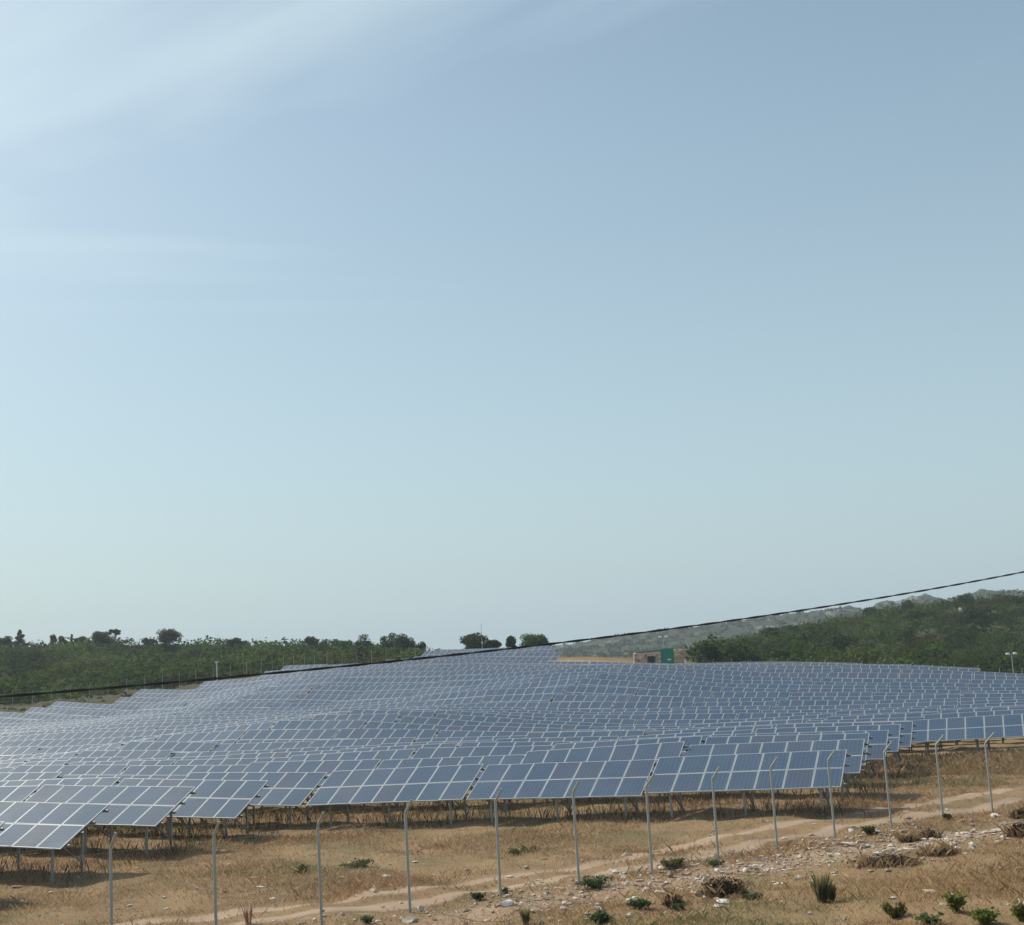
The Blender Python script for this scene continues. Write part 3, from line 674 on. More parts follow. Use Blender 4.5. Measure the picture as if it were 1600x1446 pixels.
def tree(x, ytop, ybase, wpx, D, label, pal='oak', shape='round', seed=1, name='oak_tree', group=None, lean=0):
    rng = np.random.default_rng(seed); pm = D / F; top = at(x, ytop, D); g = on_ground(top); H = max(top[2] - g[2], 1.2); W = wpx * pm / 2 * 1.14
    root = tag(empty(name, g), label, 'tree', group)
    zb = H * .10 if shape != 'umbrella' else H * .62
    mb = MB(); tw = max(.1, H * .04)
    fork = np.array([lean * .2, 0, H * (.32 if shape != 'pointed' else .85)])
    mb.tube([(0, 0, -.3), fork * .5 + rng.normal(0, .05, 3), fork], [tw * 1.3, tw, tw * .75], 6)
    ctrs = []; nb = {'round': 17, 'broad': 24, 'umbrella': 9, 'pointed': 12, 'double': 18, 'sparse': 10}[shape]
    for i in range(nb):
        a = i * 2.4 + rng.uniform(-.5, .5); f = (i + .5) / nb
        if shape == 'pointed': zz = zb * .5 + (H - zb * .5) * f; rr = W * (1 - f) ** .8 * .75
        elif shape == 'umbrella': zz = zb + (H - zb) * rng.uniform(.35, .85); rr = W * rng.uniform(.15, .85)
        else:
            zz = zb + (H - zb) * (.12 + .72 * rng.random()); t = (zz - zb) / (H - zb); rr = W * math.sqrt(max(0, 1 - (t * 1.02 - .12) ** 2)) * rng.uniform(.35, .85)
        cx = math.cos(a) * rr + lean * zz / H
        if shape == 'double': cx = cx * .55 + (W * .48 if i % 2 else -W * .48); zz -= (0.06 * H if i % 2 else 0)
        ctrs.append(np.array([cx, math.sin(a) * rr, zz]))
    P = []; C = []; S = []; O = []
    for cc in ctrs:
        cr = (H - zb) * .21 * rng.uniform(.75, 1.25) if shape != 'pointed' else W * (.62 - .5 * (cc[2] / H))
        rad = np.array([min(cr * 1.25, W * .5), min(cr * 1.25, W * .5), cr * (.8 if shape != 'umbrella' else .55)])
        rad[2] = min(rad[2], max(.2, H - cc[2]) * 1.05)
        mb.tube([fork * rng.uniform(.7, 1), fork * .5 + cc * .5 + rng.normal(0, .1, 3), cc], [tw * .45, tw * .3, tw * .12], 4)
        n = int(230 * (.55 if shape == 'sparse' else 1)); P.append(clump_points(cc, rad * rng.uniform(.85, 1.3), n, rng, .3)); O.append(P[-1] - cc + np.array([0, 0, .15]) * rad[2]); C.append(pick(rng, pal, n) * rng.uniform(.8, 1.2)); S.append(rng.uniform(.10, .26, n))
    V, Fq, Cc = cards(np.concatenate(P), np.concatenate(S), rng, np.concatenate(C), .7, np.concatenate(O), .5)
    mb.build('trunk', M['bark'], root); obj('crown', mesh('crown', V, Fq, M['leaf'], col=Cc), root)
TREES = [
    (4, 988, 1008, 26, 296, 'dark round tree cut off by the left edge of the picture', 'oak', 'round', 'oak_tree'),
    (31, 984, 1004, 20, 300, 'small pointed conifer with a gap in its crown on the hill crest', 'pine', 'pointed', 'pine_tree'),
    (83, 991, 1004, 10, 300, 'small twiggy tree on the crest right of the pointed conifer', 'grey', 'sparse', 'oak_tree'),
    (97, 993, 1004, 14, 298, 'low bushy tree on the crest beside the small twiggy tree', 'oak', 'round', 'oak_tree'),
    (112, 991.5, 1003, 7, 300, 'slim upright little tree standing alone on the hill crest', 'oak', 'pointed', 'oak_tree'),
    (128, 994, 1003, 22, 298, 'low flat tree between the slim little tree and the domed tree', 'olive', 'broad', 'oak_tree'),
    (160, 985, 1005, 34, 292, 'broad domed tree on the crest beside the bare-stemmed umbrella pine', 'olive', 'broad', 'oak_tree'),
    (178, 983.5, 1003, 18, 298, 'umbrella pine with bare stem and flat tuft on the crest', 'pine', 'umbrella', 'umbrella_pine'),
    (232, 992, 1004, 16, 296, 'small rusty-leaved tree beside the big round dark tree', 'grey', 'sparse', 'oak_tree'),
    (262, 983, 1006, 34, 288, 'big round dark tree standing highest on the wooded hill crest', 'oak', 'round', 'oak_tree'),
    (372, 997, 1012, 38, 288, 'wide flat-topped tree on the crest above the camera pole', 'oak', 'broad', 'oak_tree'),
    (500, 991, 1014, 56, 268, 'wide tree with two flat crowns on the crest', 'olive', 'double', 'oak_tree'),
    (565, 991, 1016, 28, 256, 'dense round tree between the two-crowned tree and the tall bushy tree', 'oak', 'round', 'oak_tree'),
    (541, 1000, 1014, 20, 258, 'low bright green tree leaning against the dense round tree', 'bright', 'round', 'oak_tree'),
    (610, 989, 1016, 28, 250, 'tall bushy tree with a square top at the end of the wood', 'olive', 'round', 'oak_tree'),
    (633, 992, 1016, 30, 246, 'small-topped tree joined to the tall bushy tree', 'oak', 'broad', 'oak_tree'),
    (655, 1000, 1018, 18, 242, 'last small bushy tree at the end of the wood', 'oak', 'round', 'oak_tree'),
    (742, 987.5, 1014, 46, 226, 'broad dark tree on the crest behind the antenna mast', 'oak', 'broad', 'oak_tree'),
    (770, 999, 1014, 24, 228, 'low tree tucked against the broad dark tree on the crest', 'oak', 'round', 'oak_tree'),
    (797, 994.5, 1014, 14, 226, 'narrow tree between the two broad trees on the crest', 'oak', 'round', 'oak_tree'),
    (834, 990, 1012, 48, 224, 'broad flat-domed tree at the cable on the crest', 'bright', 'broad', 'oak_tree'),
]
for i, (x, yt, yb, w, D, lab, pal, shp, nm) in enumerate(TREES): tree(x, yt, yb, w, D, lab, pal, shp, 40 + i, nm)

def scrub(name, label, X, Y, seed, dens, size=1.0, pal=None, bright=1.0):
    """evergreen scrub that covers a hillside as one mass"""
    rng = np.random.default_rng(seed); n = len(X); Z = height(X, Y)
    pn = .5 + .5 * np.sin(X * .11 + 2 * np.sin(Y * .045 + seed)) * np.sin(Y * .07 + 1.7 * np.sin(X * .06))
    R = rng.gamma(1.7, .85, n).clip(.45, 4.0) * (.7 + .6 * pn) * size; k = dens
    patch = .62 + .75 * (.5 + .25 * np.sin(X * .19 + 2.2 * np.sin(Y * .06 + 1 + seed)) + .25 * np.sin(Y * .12 + 1.9 * np.sin(X * .15 + seed)))
    pal = np.array(pal or [(.036, .058, .019), (.050, .080, .024), (.068, .096, .028), (.078, .088, .036), (.082, .076, .044), (.030, .048, .020), (.066, .108, .028)])
    npal = len(pal); pi = np.clip((rng.random(n) * .7 + pn * .3) * npal, 0, npal - .01).astype(int); pi = np.where(rng.random(n) < .35, rng.integers(npal, size=n), pi)
    base = pal[pi] * np.array([1.0, 1.14, .70]) * bright * rng.uniform(.72, 1.22, (n, 1)) * patch[:, None]
    d = rng.normal(size=(n, k, 3)); d /= np.linalg.norm(d, axis=2)[..., None]; d[..., 2] = np.abs(d[..., 2]) * 1.0 - .12
    lob_dir = rng.normal(0, .35, (n, 1, 3)) + 0 * d
    lob = 1 + .22 * np.sin(d[..., 0] * 5 + rng.uniform(0, 6, (n, 1))) * np.sin(d[..., 1] * 5 + rng.uniform(0, 6, (n, 1)))
    rr = (.70 + .30 * rng.random((n, k)) ** .5) * lob
    P = np.stack([X, Y, Z], 1)[:, None] + d * (rr * R[:, None])[..., None] * np.array([1.1, 1.1, .85])
    col = base[:, None] * rng.uniform(.82, 1.2, (n, k, 1))
    S = (.10 + .055 * R)[:, None] * rng.uniform(.7, 1.35, (n, k))
    V, Fq, C = cards(P.reshape(-1, 3), S.ravel(), rng, col.reshape(-1, 3), .75, (d * [1, 1, 1.2] + lob_dir * .5).reshape(-1, 3), .4)
    tag(obj(name, mesh(name, V, Fq, M['leaf'], col=C)), label, 'scrub', kind='stuff')
def region(n, tmin, tmax, d0, d1, seed, cond):
    rng = np.random.default_rng(seed); D = np.sqrt(rng.uniform(d0 ** 2, d1 ** 2, n)); t = rng.uniform(tmin, tmax, n); X = t * D
    k = cond(X, D, 800 + F * t); return X[k], D[k]
def lim(px, tab): a = np.array(tab, float); return np.interp(px, a[:, 0], a[:, 1])
LB = [(-300, 178), (100, 180), (210, 182), (300, 187), (400, 193), (500, 207), (600, 214), (700, 222)]
X, Y = region(5600, -.62, -.055, 176, 315, 1, lambda X, D, p: (D > lim(p, LB)) & (D < lim(p, [(-300, 312), (420, 310), (600, 290), (700, 258)])))
scrub('hillside_scrub', 'dense mixed green scrub covering the hillside behind the field', X, Y, 2, 100)
RB = [(1060, 184), (1100, 178), (1330, 168), (1450, 161), (1600, 155), (2100, 150)]
X, Y = region(7000, .135, .66, 150, 400, 3, lambda X, D, p: (D > lim(p, RB)) & (D < lim(p, [(1060, 215), (1100, 262), (1200, 320), (1300, 365), (1500, 400), (2000, 400)])))
scrub('slope_scrub', 'dark green scrub covering the slope behind the lamp mast', X, Y, 5, 100, 1.0, None, .88)
X, Y = region(260, -.075, .026, 210, 236, 6, lambda X, D, p: (p < 690) | (D > 214))
scrub('crest_scrub', 'low grey-green scrub along the crest around the antenna mast', X, Y, 7, 40, .7)

X, Y = region(900, -.62, -.055, 166, 222, 9, lambda X, D, p: (D < lim(p, LB) + 3) & (D > lim(p, LB) - lim(p, [(-300, 9), (180, 8), (300, 3), (520, 3), (560, 6), (700, 8)])))
scrub('dry_brush', 'brown dry brush along the distant fence below the wooded hillside', X, Y, 15, 40, .42, [(.10, .075, .05), (.13, .09, .055), (.085, .075, .045), (.07, .075, .04)])

def build_far_scrub():
    rng = np.random.default_rng(19); X, Y, Z, f, b = FAR_HILL; r, c = X.shape; n = 9000
    i = rng.integers(8, 66, n); j = rng.integers(0, c, n); P0 = np.stack([X[i, j], Y[i, j], Z[i, j]], 1) + rng.normal(0, 1, (n, 3)) * [.8, 1.5, 0] - [0, 0, .4]
    pn = fade(P0[:, 0], P0[:, 1]); kp = rng.random(n) < np.clip(pn * 1.6 - .25, .05, 1); P0 = P0[kp]; n = len(P0); k = 9; R = rng.uniform(.8, 2.6, n)
    P = P0[:, None] + rng.normal(0, .55, (n, k, 3)) * R[:, None, None] * [1, 1, .55] + np.array([0, 0, .35]) * R[:, None, None]
    col = np.array([(.04, .06, .03), (.055, .075, .035), (.07, .08, .045)])[rng.integers(0, 3, n)][:, None] * rng.uniform(.7, 1.3, (n, k, 1))
    V, Fq, C = cards(P.reshape(-1, 3), np.repeat(R * .55, k), rng, col.reshape(-1, 3), .8)
    tag(obj('far_scrub', mesh('far_scrub', V, Fq, M['leaf'], col=C)), 'grey-green scrub dotting the hazy rocky hill on the horizon', 'scrub', kind='stuff')
def fade(X, Y): return .5 + .25 * np.sin(X * .03 + 1.9 * np.sin(Y * .024)) + .25 * np.sin(Y * .035 + 1.6 * np.sin(X * .02))
build_far_scrub()

# bushes that stand out of the scrub
def bush_mesh(seed, pal):
    rng = np.random.default_rng(seed); P = []; C = []; O = []
    for i in range(9):
        a = rng.uniform(0, 6.28); r = rng.uniform(0, .62); c = np.array([math.cos(a) * r, math.sin(a) * r, rng.uniform(.35, .95)])
        P.append(clump_points(c, np.array([.5, .5, .38]) * rng.uniform(.7, 1.1), 90, rng, .45)); O.append(P[-1] - c); C.append(pick(rng, pal, 90, .85, 1.2) * rng.uniform(.8, 1.2))
    V, Fq, Cc = cards(np.concatenate(P), rng.uniform(.07, .15, 810), rng, np.concatenate(C), .75, np.concatenate(O), .45); crown = mesh('crown', V, Fq, M['leaf'], col=Cc)
    mb = MB()
    for i in range(5): a = i * 1.3; mb.tube([(0, 0, -.3), (math.cos(a) * .2, math.sin(a) * .2, .4), (math.cos(a) * .45, math.sin(a) * .45, .8)], [.06, .045, .02], 4)
    return crown, mb.me('trunk', M['bark'])
BUSH = [bush_mesh(s, p) for s, p in ((1, 'oak'), (2, 'bright'), (3, 'oak'), (4, 'olive'))]
rb = random.Random(21)
def bush(p, s, kind, label, group=None, name='shrub'):
    root = tag(empty(name, p, rb.uniform(0, 6.28)), label, 'shrub', group); root.scale = (s, s * rb.uniform(.9, 1.1), s * rb.uniform(.8, 1.05))
    for nm, me in zip(('crown', 'trunk'), BUSH[kind]): link(bpy.data.objects.new(nm, me), root)
for i in range(46):
    px = rb.uniform(1085, 1595); D = rb.uniform(lim(px, RB) + 6, lim(px, [(1060, 200), (1100, 250), (1300, 340), (1600, 365)])); q = on_ground(np.array([(px - 800) / F * D * 1.0, D, 0]))
    bush(q, rb.uniform(1.6, 3.0), rb.choice((0, 0, 1, 2)), 'rounded dark bush standing out of the scrub on the slope behind the lamp mast', 'bushes on the scrub slope')
for i in range(26):
    px = rb.uniform(5, 640); D = rb.uniform(lim(px, LB) + 8, 285 if px < 450 else 245); q = on_ground(np.array([(px - 800) / F * D, D, 0]))
    bush(q, rb.uniform(1.4, 2.5), rb.choice((0, 1, 2, 3)), 'rounded green bush standing out of the scrub on the wooded hillside', 'bushes on the wooded hillside')

# ------------------------------------------------------------------ foreground grass, weeds, stones
def fade_noise(X, Y, s, ph):
    return .5 + .25 * np.sin(X * s + 1.9 * np.sin(Y * s * .8 + ph)) + .25 * np.sin(Y * s * 1.3 + 1.6 * np.sin(X * s * .7 + ph * 2))
def blades(X, Y, H, W, rng, col, droop=.45):
    n = len(X); Z = height(X, Y) - .01; a = rng.uniform(0, 2 * math.pi, n); side = np.stack([np.cos(a), np.sin(a), 0 * a], 1)
    b = rng.uniform(0, 2 * math.pi, n); ln = np.stack([np.cos(b), np.sin(b), 0 * b], 1) * (H * rng.uniform(.1, droop * 2, n))[:, None]
    B = np.stack([X, Y, Z], 1); up = np.zeros((n, 3)); up[:, 2] = H
    V = np.stack([B - side * W[:, None], B + side * W[:, None], B + up * .6 + ln * .35 + side * W[:, None] * .6, B + up + ln], 1)
    return V.reshape(-1, 3), np.arange(4 * n).reshape(n, 4), np.repeat(col, 4, 0)
def in_view(n, d0, d1, seed, tmin=-.46, tmax=.47):
    rng = np.random.default_rng(seed); D = rng.uniform(d0, d1, n); return rng.uniform(tmin, tmax, n) * D, D, rng
STRAW = np.array([(.41, .29, .16), (.50, .365, .21), (.34, .225, .12), (.43, .29, .155), (.27, .175, .098), (.20, .19, .085), (.35, .20, .11)])
def build_grass():
    X, Y, rng = in_view(800000, 19.5, 58, 31)
    soil = soil_mask(X, Y); f = fade_noise(X, Y, .55, 1.0); f2 = fade_noise(X, Y, 1.9, 2.0)
    keep = rng.random(len(X)) < np.clip(.55 + .5 * (f - .4) + .4 * (f2 - .5), .15, 1) * np.clip(1.15 - 1.6 * soil, .03, 1); X, Y = X[keep], Y[keep]; f = f[keep]; f2 = f2[keep]
    n = len(X); H = rng.gamma(2.4, .027, n).clip(.015, .3) * (.55 + .7 * f); g = fade_noise(X, Y, .38, 4.0)
    i = rng.integers(0, 5, n); i = np.where((g > .64) & (rng.random(n) < .65), 5, i); i = np.where((fade_noise(X, Y, .8, 9.0) > .66) & (rng.random(n) < .6), 4, i); r2 = fade_noise(X, Y, .27, 7.0); i = np.where((r2 > .62) & (rng.random(n) < .5), 6, i); col = STRAW[i] * rng.uniform(.82, 1.22, (n, 1))
    Xb, Yb, r3 = in_view(110000, 56, 84, 33, .23, .47); eb = Xb * EV[0] + Yb * EV[1]; nb = Xb * NV[0] + Yb * NV[1]; kb = (eb > -9) & (nb < N0 + RP * 7 + 1.5); Xb, Yb = Xb[kb], Yb[kb]; m = len(Xb)
    X = np.concatenate([X, Xb]); Y = np.concatenate([Y, Yb]); H = np.concatenate([H, r3.gamma(2.4, .05, m).clip(.03, .4)]); col = np.concatenate([col, STRAW[r3.integers(0, 7, m)] * r3.uniform(.65, 1.1, (m, 1))]); n = len(X)
    V, Fq, C = blades(X, Y, H, rng.uniform(.0016, .0036, n) * (Y / 28), rng, col, .6)
    tag(obj('dry_grass', mesh('dry_grass', V, Fq, M['straw'], col=C)), 'short dry straw-coloured grass covering the ground along the track', 'grass', kind='stuff')
build_grass()
def build_weeds():
    """tall dry stalks in the strip under the front tables"""
    rng = np.random.default_rng(77); X = []; Y = []
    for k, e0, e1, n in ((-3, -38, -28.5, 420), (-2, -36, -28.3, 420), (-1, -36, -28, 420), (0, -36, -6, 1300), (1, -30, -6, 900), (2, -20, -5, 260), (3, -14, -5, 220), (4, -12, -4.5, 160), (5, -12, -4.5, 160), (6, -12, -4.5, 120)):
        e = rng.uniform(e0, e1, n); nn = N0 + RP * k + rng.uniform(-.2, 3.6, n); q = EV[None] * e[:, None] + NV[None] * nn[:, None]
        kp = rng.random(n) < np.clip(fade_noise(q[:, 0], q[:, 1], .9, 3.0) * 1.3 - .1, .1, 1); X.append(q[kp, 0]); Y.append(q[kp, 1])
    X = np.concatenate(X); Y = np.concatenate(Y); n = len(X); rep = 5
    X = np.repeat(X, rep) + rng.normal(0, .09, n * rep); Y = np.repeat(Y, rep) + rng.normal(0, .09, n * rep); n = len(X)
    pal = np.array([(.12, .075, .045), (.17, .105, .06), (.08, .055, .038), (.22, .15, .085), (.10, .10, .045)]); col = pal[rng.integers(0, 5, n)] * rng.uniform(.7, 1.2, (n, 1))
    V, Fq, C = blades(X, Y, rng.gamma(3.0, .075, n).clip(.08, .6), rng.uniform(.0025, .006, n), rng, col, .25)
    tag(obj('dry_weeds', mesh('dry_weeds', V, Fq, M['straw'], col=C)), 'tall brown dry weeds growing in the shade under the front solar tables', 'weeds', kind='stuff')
build_weeds()

ICO_V = []; ICO_F = []
def ico():
    import bmesh
    bm = bmesh.new(); bmesh.ops.create_icosphere(bm, subdivisions=1, radius=1); bm.verts.ensure_lookup_table()
    V = np.array([v.co[:] for v in bm.verts]); Fs = np.array([[v.index for v in f.verts] for f in bm.faces]); bm.free(); return V, Fs
IV, IF = ico()
def build_rubble():
    rng = np.random.default_rng(12); n = 4800; i = rng.random(n) * (len(RUBBLE) - 1); k = i.astype(int); f = (i - k)[:, None]
    q = RUBBLE[k] * (1 - f) + RUBBLE[k + 1] * f; q = q + rng.normal(0, 1, (n, 3)) * [2.3, 1.7, 0]
    m2 = 1500; X, Y, _ = in_view(m2, 20, 44, 13); q = np.vstack([q, np.stack([X, Y, 0 * X], 1)]); n = len(q)
    q[:, 2] = height(q[:, 0], q[:, 1]); s = rng.gamma(1.3, .02, n).clip(.008, .14)
    V = IV[None] * (1 + rng.normal(0, .3, (n, len(IV), 1))) * s[:, None, None] * rng.uniform(.45, 1.5, (n, 1, 3)) * [1, 1, .5]; a = rng.uniform(0, 6.28, n); c, sn = np.cos(a)[:, None], np.sin(a)[:, None]
    V = np.stack([V[..., 0] * c - V[..., 1] * sn, V[..., 0] * sn + V[..., 1] * c, V[..., 2]], -1) + q[:, None] + np.array([0, 0, .3])[None, None] * s[:, None, None]
    Fs = (IF[None] + (np.arange(n) * len(IV))[:, None, None]).reshape(-1, 3)
    pal = np.array([(.55, .49, .42), (.40, .33, .26), (.30, .23, .17), (.66, .62, .56)]); C = np.repeat(pal[rng.integers(0, 4, n)] * rng.uniform(.8, 1.1, (n, 1)), len(IV), 0)
    tag(obj('rubble', mesh('rubble', V.reshape(-1, 3), Fs, M['masonry'], col=C)), 'pale broken stones strewn over the bare strip in front of the fence', 'rubble', kind='stuff')
build_rubble()
def rock_mesh(seed):
    import bmesh
    rng = np.random.default_rng(seed); bm = bmesh.new(); bmesh.ops.create_icosphere(bm, subdivisions=2, radius=1)
    ph = rng.uniform(0, 6, 6)
    for v in bm.verts:
        c = v.co; f = 1 + .22 * math.sin(c.x * 3 + ph[0]) * math.sin(c.y * 3 + ph[1]) + .14 * math.sin(c.z * 5 + ph[2] + c.x * 4) + rng.normal(0, .05)
        v.co = Vector((round(c.x * f * 3.2) / 3.2 * .45 + c.x * f * .55, round(c.y * f * 3) / 3 * .4 + c.y * f * .6, c.z * f * .6))
    me = bpy.data.meshes.new('rock'); bm.to_mesh(me); bm.free(); me.materials.append(M['rock']); return me
ROCKS = [rock_mesh(s) for s in range(5)]
rr_ = random.Random(6)
def rock(x, y, wpx, label, group=None, flat=1.0, D=None):
    q = ground_hit(x, y) if D is None else on_ground(at(x, y, D)); s = wpx / F * q[1] / 2
    o = obj('rock', ROCKS[rr_.randrange(5)]); o.location = (q[0], q[1], q[2] + s * .15 * flat); o.scale = (s, s * rr_.uniform(.7, 1), s * flat * rr_.uniform(.8, 1.1)); o.rotation_euler = (rr_.uniform(-.2, .2), rr_.uniform(-.2, .2), rr_.uniform(0, 6.28))
    return tag(o, label, 'rock', group)
rock(1400, 1328, 22, 'flat pale stone slab lying beside the long brush pile', flat=.45)
rock(1133, 1411, 26, 'large white flat rock just below the dark brush pile', flat=.5)
rock(1120, 1407, 12, 'small white rock touching the large white flat rock', flat=.7)
rock(1124, 1417, 16, 'thin white stone in front of the large white flat rock', flat=.5)
rock(1028, 1394, 13, 'white stone alone between the green plant and the brush pile', flat=.6)
rock(1449, 1323, 11, 'yellowish block of stone on top of the rubble ridge', flat=1.2)
rock(1491, 1321, 13, 'white stone at the right end of the rubble ridge', flat=.8)
rock(1497, 1327, 10, 'tan stone leaning against the white stone on the rubble ridge', flat=1.0)
rock(1220, 1411, 9, 'round white stone in the straw right of the brush pile', flat=.9)
rock(1208, 1360, 12, 'pale stone in the scattered rubble below the fence', flat=.5)
rock(604, 1370, 14, 'pinkish stone in the dry grass behind the dirt track', flat=.5)
rock(572, 1388, 8, 'white stone standing in the dry grass behind the dirt track', flat=1.3)
rock(427, 1405, 11, 'white stone near the left end of the dirt track', flat=.5)
rock(1555, 1276, 16, 'white stone at the foot of the right-most fence post', flat=.5)
rock(1550, 1301, 10, 'small pale stone in the rubble below the right-most fence post', flat=.6)
for i in range(34):
    t = rr_.random() * (len(RUBBLE) - 1.001); k = int(t); q = RUBBLE[k] * (1 - t + k) + RUBBLE[k + 1] * (t - k) + np.array([rr_.gauss(0, 1.5), rr_.gauss(0, 1.2), 0])
    q[2] = float(height(q[0], q[1])); s = rr_.uniform(.05, .11); o = obj('rock', ROCKS[rr_.randrange(5)]); o.location = q; o.scale = (s, s * .8, s * .6); o.rotation_euler = (0, 0, rr_.uniform(0, 6.28))
    tag(o, 'fist-sized pale stone among the rubble in front of the fence', 'rock', 'fist-sized stones in the rubble')
b = at(1502, 962.5, 305); bq = on_ground(b); o = obj('boulder', ROCKS[2]); o.location = (bq[0], bq[1], bq[2] + 1.1); o.scale = (.62, .6, 1.15); tag(o, 'pale round boulder showing among the scrub high on the slope', 'boulder')

def brush_pile(x, y, wpx, hpx, label, seed, leafn=120):
    rng = np.random.default_rng(seed); q = ground_hit(x, y); pm = q[1] / F; W = wpx * pm / 2; H = hpx * pm
    root = tag(empty('brush_pile', q), label, 'brush pile'); mb = MB(); ph = rng.uniform(0, 6.28); n = int(420 * max(1, wpx / 70))
    for i in range(n):
        a = rng.uniform(0, 6.28); r = math.sqrt(rng.random()); lb = .72 + .3 * math.sin(3 * a + ph) + .15 * math.sin(5 * a + 2 * ph); c = np.array([math.cos(a) * r * W * lb, math.sin(a) * r * W * .6 * lb, H * (1 - r * r) * rng.uniform(.05, 1.0) * (.75 + .35 * math.sin(a * 2 + ph))])
        d = rng.normal(size=3) * [1, .8, .28]; d /= np.linalg.norm(d); L = rng.uniform(.06, .22); k = rng.normal(0, .05, 3)
        mb.tube([c - d * L, c + k, c + d * L], [.007, .006, .003], 3, cap=False)
    mb.build('twigs', M['twig'], root)
    P = clump_points(np.array([0, 0, H * .3]), np.array([W * .95, W * .55, H * .75]), leafn * 8, rng, .1); P[:, 2] = np.abs(P[:, 2])
    V, Fq, C = cards(P, rng.uniform(.02, .05, len(P)), rng, np.array([(.05, .035, .026), (.09, .06, .038), (.035, .027, .021)])[rng.integers(0, 3, len(P))] * rng.uniform(.6, 1.4, (len(P), 1)), .6)
    obj('dead_leaves', mesh('dead_leaves', V, Fq, M['straw'], col=C), root)
    m = int(160 * max(1, wpx / 60)); a = rng.uniform(0, 6.28, m); r = rng.uniform(.45, 1.15, m) * W; X = q[0] + np.cos(a) * r; Y = q[1] + np.sin(a) * r * .6 - .05
    V, Fq, C = blades(X, Y, rng.gamma(3, .06, m).clip(.05, .4), rng.uniform(.002, .004, m), rng, STRAW[rng.integers(0, 5, m)] * rng.uniform(.7, 1.1, (m, 1)), .6); V = V - q
    obj('dry_stems', mesh('dry_stems', V, Fq, M['straw'], col=C), root)
brush_pile(1132, 1400, 78, 26, 'dark heap of cut brush above the large white flat rock', 1)
brush_pile(1050, 1414, 22, 14, 'small brown heap of dead twigs beside the spreading green plant', 2, 60)
brush_pile(1385, 1356, 100, 18, 'long low dark brush pile along the rubble ridge', 3)
brush_pile(1453, 1311, 34, 13, 'small dark brush heap on the rubble ridge below the fence', 4, 60)
brush_pile(1420, 1315, 24, 7, 'thin scatter of twigs on the rubble beside the small dark heap', 8, 40)
brush_pile(1594, 1307, 40, 20, 'dark brush heap cut off by the picture edge below the fence', 5)
brush_pile(1596, 1277, 34, 11, 'dark heap of brush behind the right-most fence post', 6, 60)
brush_pile(1470, 1335, 60, 8, 'sparse dry twigs in the hollow below the rubble ridge', 9, 40)

def leafy_plant(x, y, wpx, hpx, label, seed, col, name='weed', upright=.4, n=260):
    rng = np.random.default_rng(seed); q = ground_hit(x, y); pm = q[1] / F; W = wpx * pm / 2; H = hpx * pm * .8
    root = tag(empty(name, q), label, 'plant')
    ns = 14; P = []; mb = MB()
    for i in range(ns):
        a = rng.uniform(0, 6.28); r = rng.uniform(.25, 1) * W; tip = np.array([math.cos(a) * r, math.sin(a) * r * .7, H * rng.uniform(.45, 1.0)]); midp = tip * .5 + np.array([0, 0, H * .15])
        mb.tube([(0, 0, -.03), midp, tip], [.008, .006, .003], 3, cap=False); f = rng.uniform(.25, 1.0, n // ns)[:, None]; P.append(tip[None] * f + np.array([0, 0, H * .25]) * (f * (1 - f)) + rng.normal(0, 1, (n // ns, 3)) * [W * .13, W * .13, H * .1])
    P = np.concatenate(P); P[:, 2] = np.abs(P[:, 2])
    V, Fq, C = cards(P, rng.uniform(.03, .065, len(P)), rng, np.array(col)[rng.integers(len(col), size=len(P))] * rng.uniform(.75, 1.25, (len(P), 1)), .5)
    mb.build('stem', M['twig'], root); obj('leaves', mesh('leaves', V, Fq, M['leaf'], col=C), root)
G1 = [(.07, .115, .05), (.095, .135, .06)]; G2 = [(.15, .19, .04), (.24, .24, .06), (.10, .14, .035)]; G3 = [(.08, .10, .04), (.12, .12, .05)]
leafy_plant(930, 1388, 58, 20, 'low spreading green plant at the foot of a fence post left of the rubble', 1, G1, n=420)
leafy_plant(1003, 1420, 42, 17, 'spreading green plant beside the small brown twig heap', 2, G1, n=340)
leafy_plant(940, 1446, 44, 24, 'dark green plant at the bottom edge of the picture', 3, G1, n=380)
leafy_plant(1060, 1424, 22, 12, 'small green plant in front of the small brown twig heap', 4, G1)
leafy_plant(1175, 1406, 30, 9, 'small bright green weed at the right of the dark brush heap', 5, G1)
leafy_plant(1357, 1303, 24, 13, 'round grey-green bush between two fence posts above the rubble', 6, G3, n=420)
leafy_plant(1481, 1281, 16, 10, 'small dark green bush at a fence post near the right', 7, G3, n=300)
leafy_plant(575, 1443, 30, 12, 'green weed at the bottom edge below the dirt track', 8, G1)
leafy_plant(748, 1406, 28, 12, 'green weed growing at the edge of the track left of a fence post', 9, G1)
leafy_plant(788, 1400, 16, 14, 'bright green weed at the foot of the middle fence post', 10, G1)
leafy_plant(470, 1366, 40, 12, 'low olive bush in the dry grass behind the track', 11, G3, n=300)
leafy_plant(560, 1356, 60, 12, 'wide low olive bush in the dry grass below the front row', 12, G3, n=420)
leafy_plant(815, 1334, 60, 9, 'pale green patch of weeds in the dry grass behind the track', 13, G3, n=360)
leafy_plant(1050, 1357, 56, 18, 'olive tuft of weeds growing between two fence posts by the track', 14, [(.16, .13, .05), (.12, .11, .045)], n=520)
leafy_plant(1118, 1353, 34, 9, 'green weeds at the foot of a fence post above the rubble', 15, G1)
leafy_plant(1495, 1425, 40, 34, 'yellow-green leafy weed in the bottom right corner', 16, G2, n=420)
leafy_plant(1538, 1446, 48, 30, 'dark green leafy weed cut off by the bottom edge at the right', 17, G2, n=420)
leafy_plant(1400, 1436, 44, 26, 'sprawling yellow-brown weed near the bottom edge', 18, [(.16, .13, .04), (.10, .10, .03)], n=320)
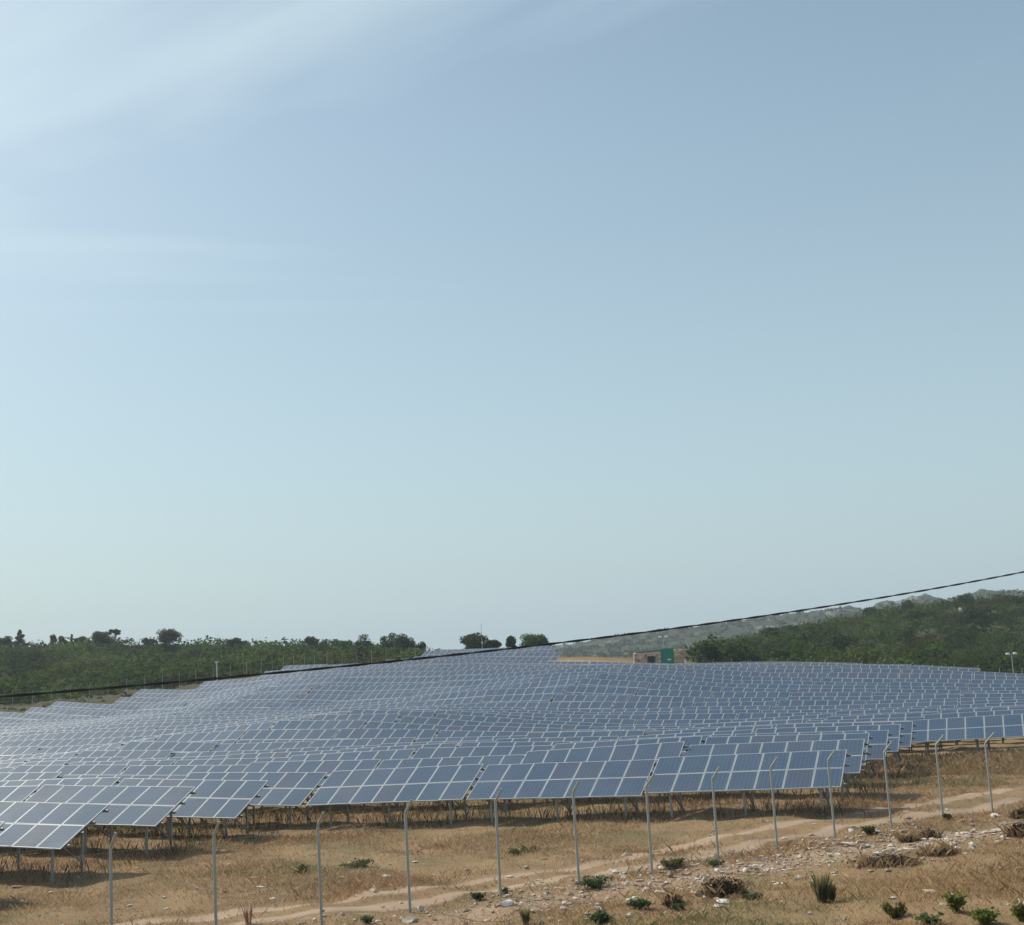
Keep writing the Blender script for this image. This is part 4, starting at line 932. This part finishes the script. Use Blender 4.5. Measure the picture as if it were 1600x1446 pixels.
leafy_plant(1452, 1446, 44, 22, 'pale green weed at the bottom edge left of the corner weeds', 19, [(.14, .17, .07), (.11, .14, .05)], n=300)
leafy_plant(1597, 1440, 34, 34, 'yellow-green weed cut off by the right edge of the picture', 20, G2, n=300)
def tuft(x, y, wpx, hpx, label, seed, pal=((.10, .13, .05), (.16, .16, .07), (.24, .19, .10)), n=130):
    rng = np.random.default_rng(seed); q = ground_hit(x, y); pm = q[1] / F; W = wpx * pm / 2
    root = tag(empty('grass_tuft', q), label, 'grass tuft')
    a = rng.uniform(0, 6.28, n); r = np.sqrt(rng.random(n)) * W * .55; X = np.cos(a) * r; Y = np.sin(a) * r; H = hpx * pm * rng.uniform(.5, 1.05, n)
    B = np.stack([X, Y, 0 * X], 1); out = np.stack([np.cos(a), np.sin(a), 0 * a], 1) * (W * rng.uniform(.1, .9, n))[:, None]; sd = np.stack([-np.sin(a), np.cos(a), 0 * a], 1) * .009; up = np.zeros((n, 3)); up[:, 2] = H
    V = np.stack([B - sd, B + sd, B + up * .6 + out * .3 + sd * .7, B + up + out], 1).reshape(-1, 3)
    pal = np.array(pal); obj('blades', mesh('blades', V, np.arange(4 * n).reshape(n, 4), M['leaf'], col=np.repeat(pal[rng.integers(0, 3, n)], 4, 0)), root)
tuft(1285, 1410, 28, 46, 'tall upright green grass tuft standing in the straw below the rubble', 1)
tuft(1300, 1410, 16, 30, 'thin dry grass tuft touching the tall green one', 2)
tuft(388, 1446, 16, 36, 'thin reddish dry stalks beside the track at the bottom edge', 3, ((.22, .11, .07), (.28, .16, .09), (.16, .09, .06)), 26)
tuft(822, 1446, 14, 26, 'small upright green tuft at the bottom edge', 4)

# ------------------------------------------------------------------ summer haze in the air
def build_haze():
    t = bpy.data.materials.new('haze'); t.use_nodes = True; n = t.node_tree; n.nodes.clear()
    v = n.nodes.new('ShaderNodeVolumePrincipled'); v.inputs['Color'].default_value = (.80, .90, 1.0, 1); v.inputs['Density'].default_value = HAZE; v.inputs['Anisotropy'].default_value = .2
    o = n.nodes.new('ShaderNodeOutputMaterial'); n.links.new(v.outputs[0], o.inputs['Volume'])
    b = MB().box((-1500, -75, -16.5), (1500, 1500, 48)).build('haze', t); tag(b, 'pale summer haze in the air over the whole field', 'haze', kind='stuff')
build_haze()
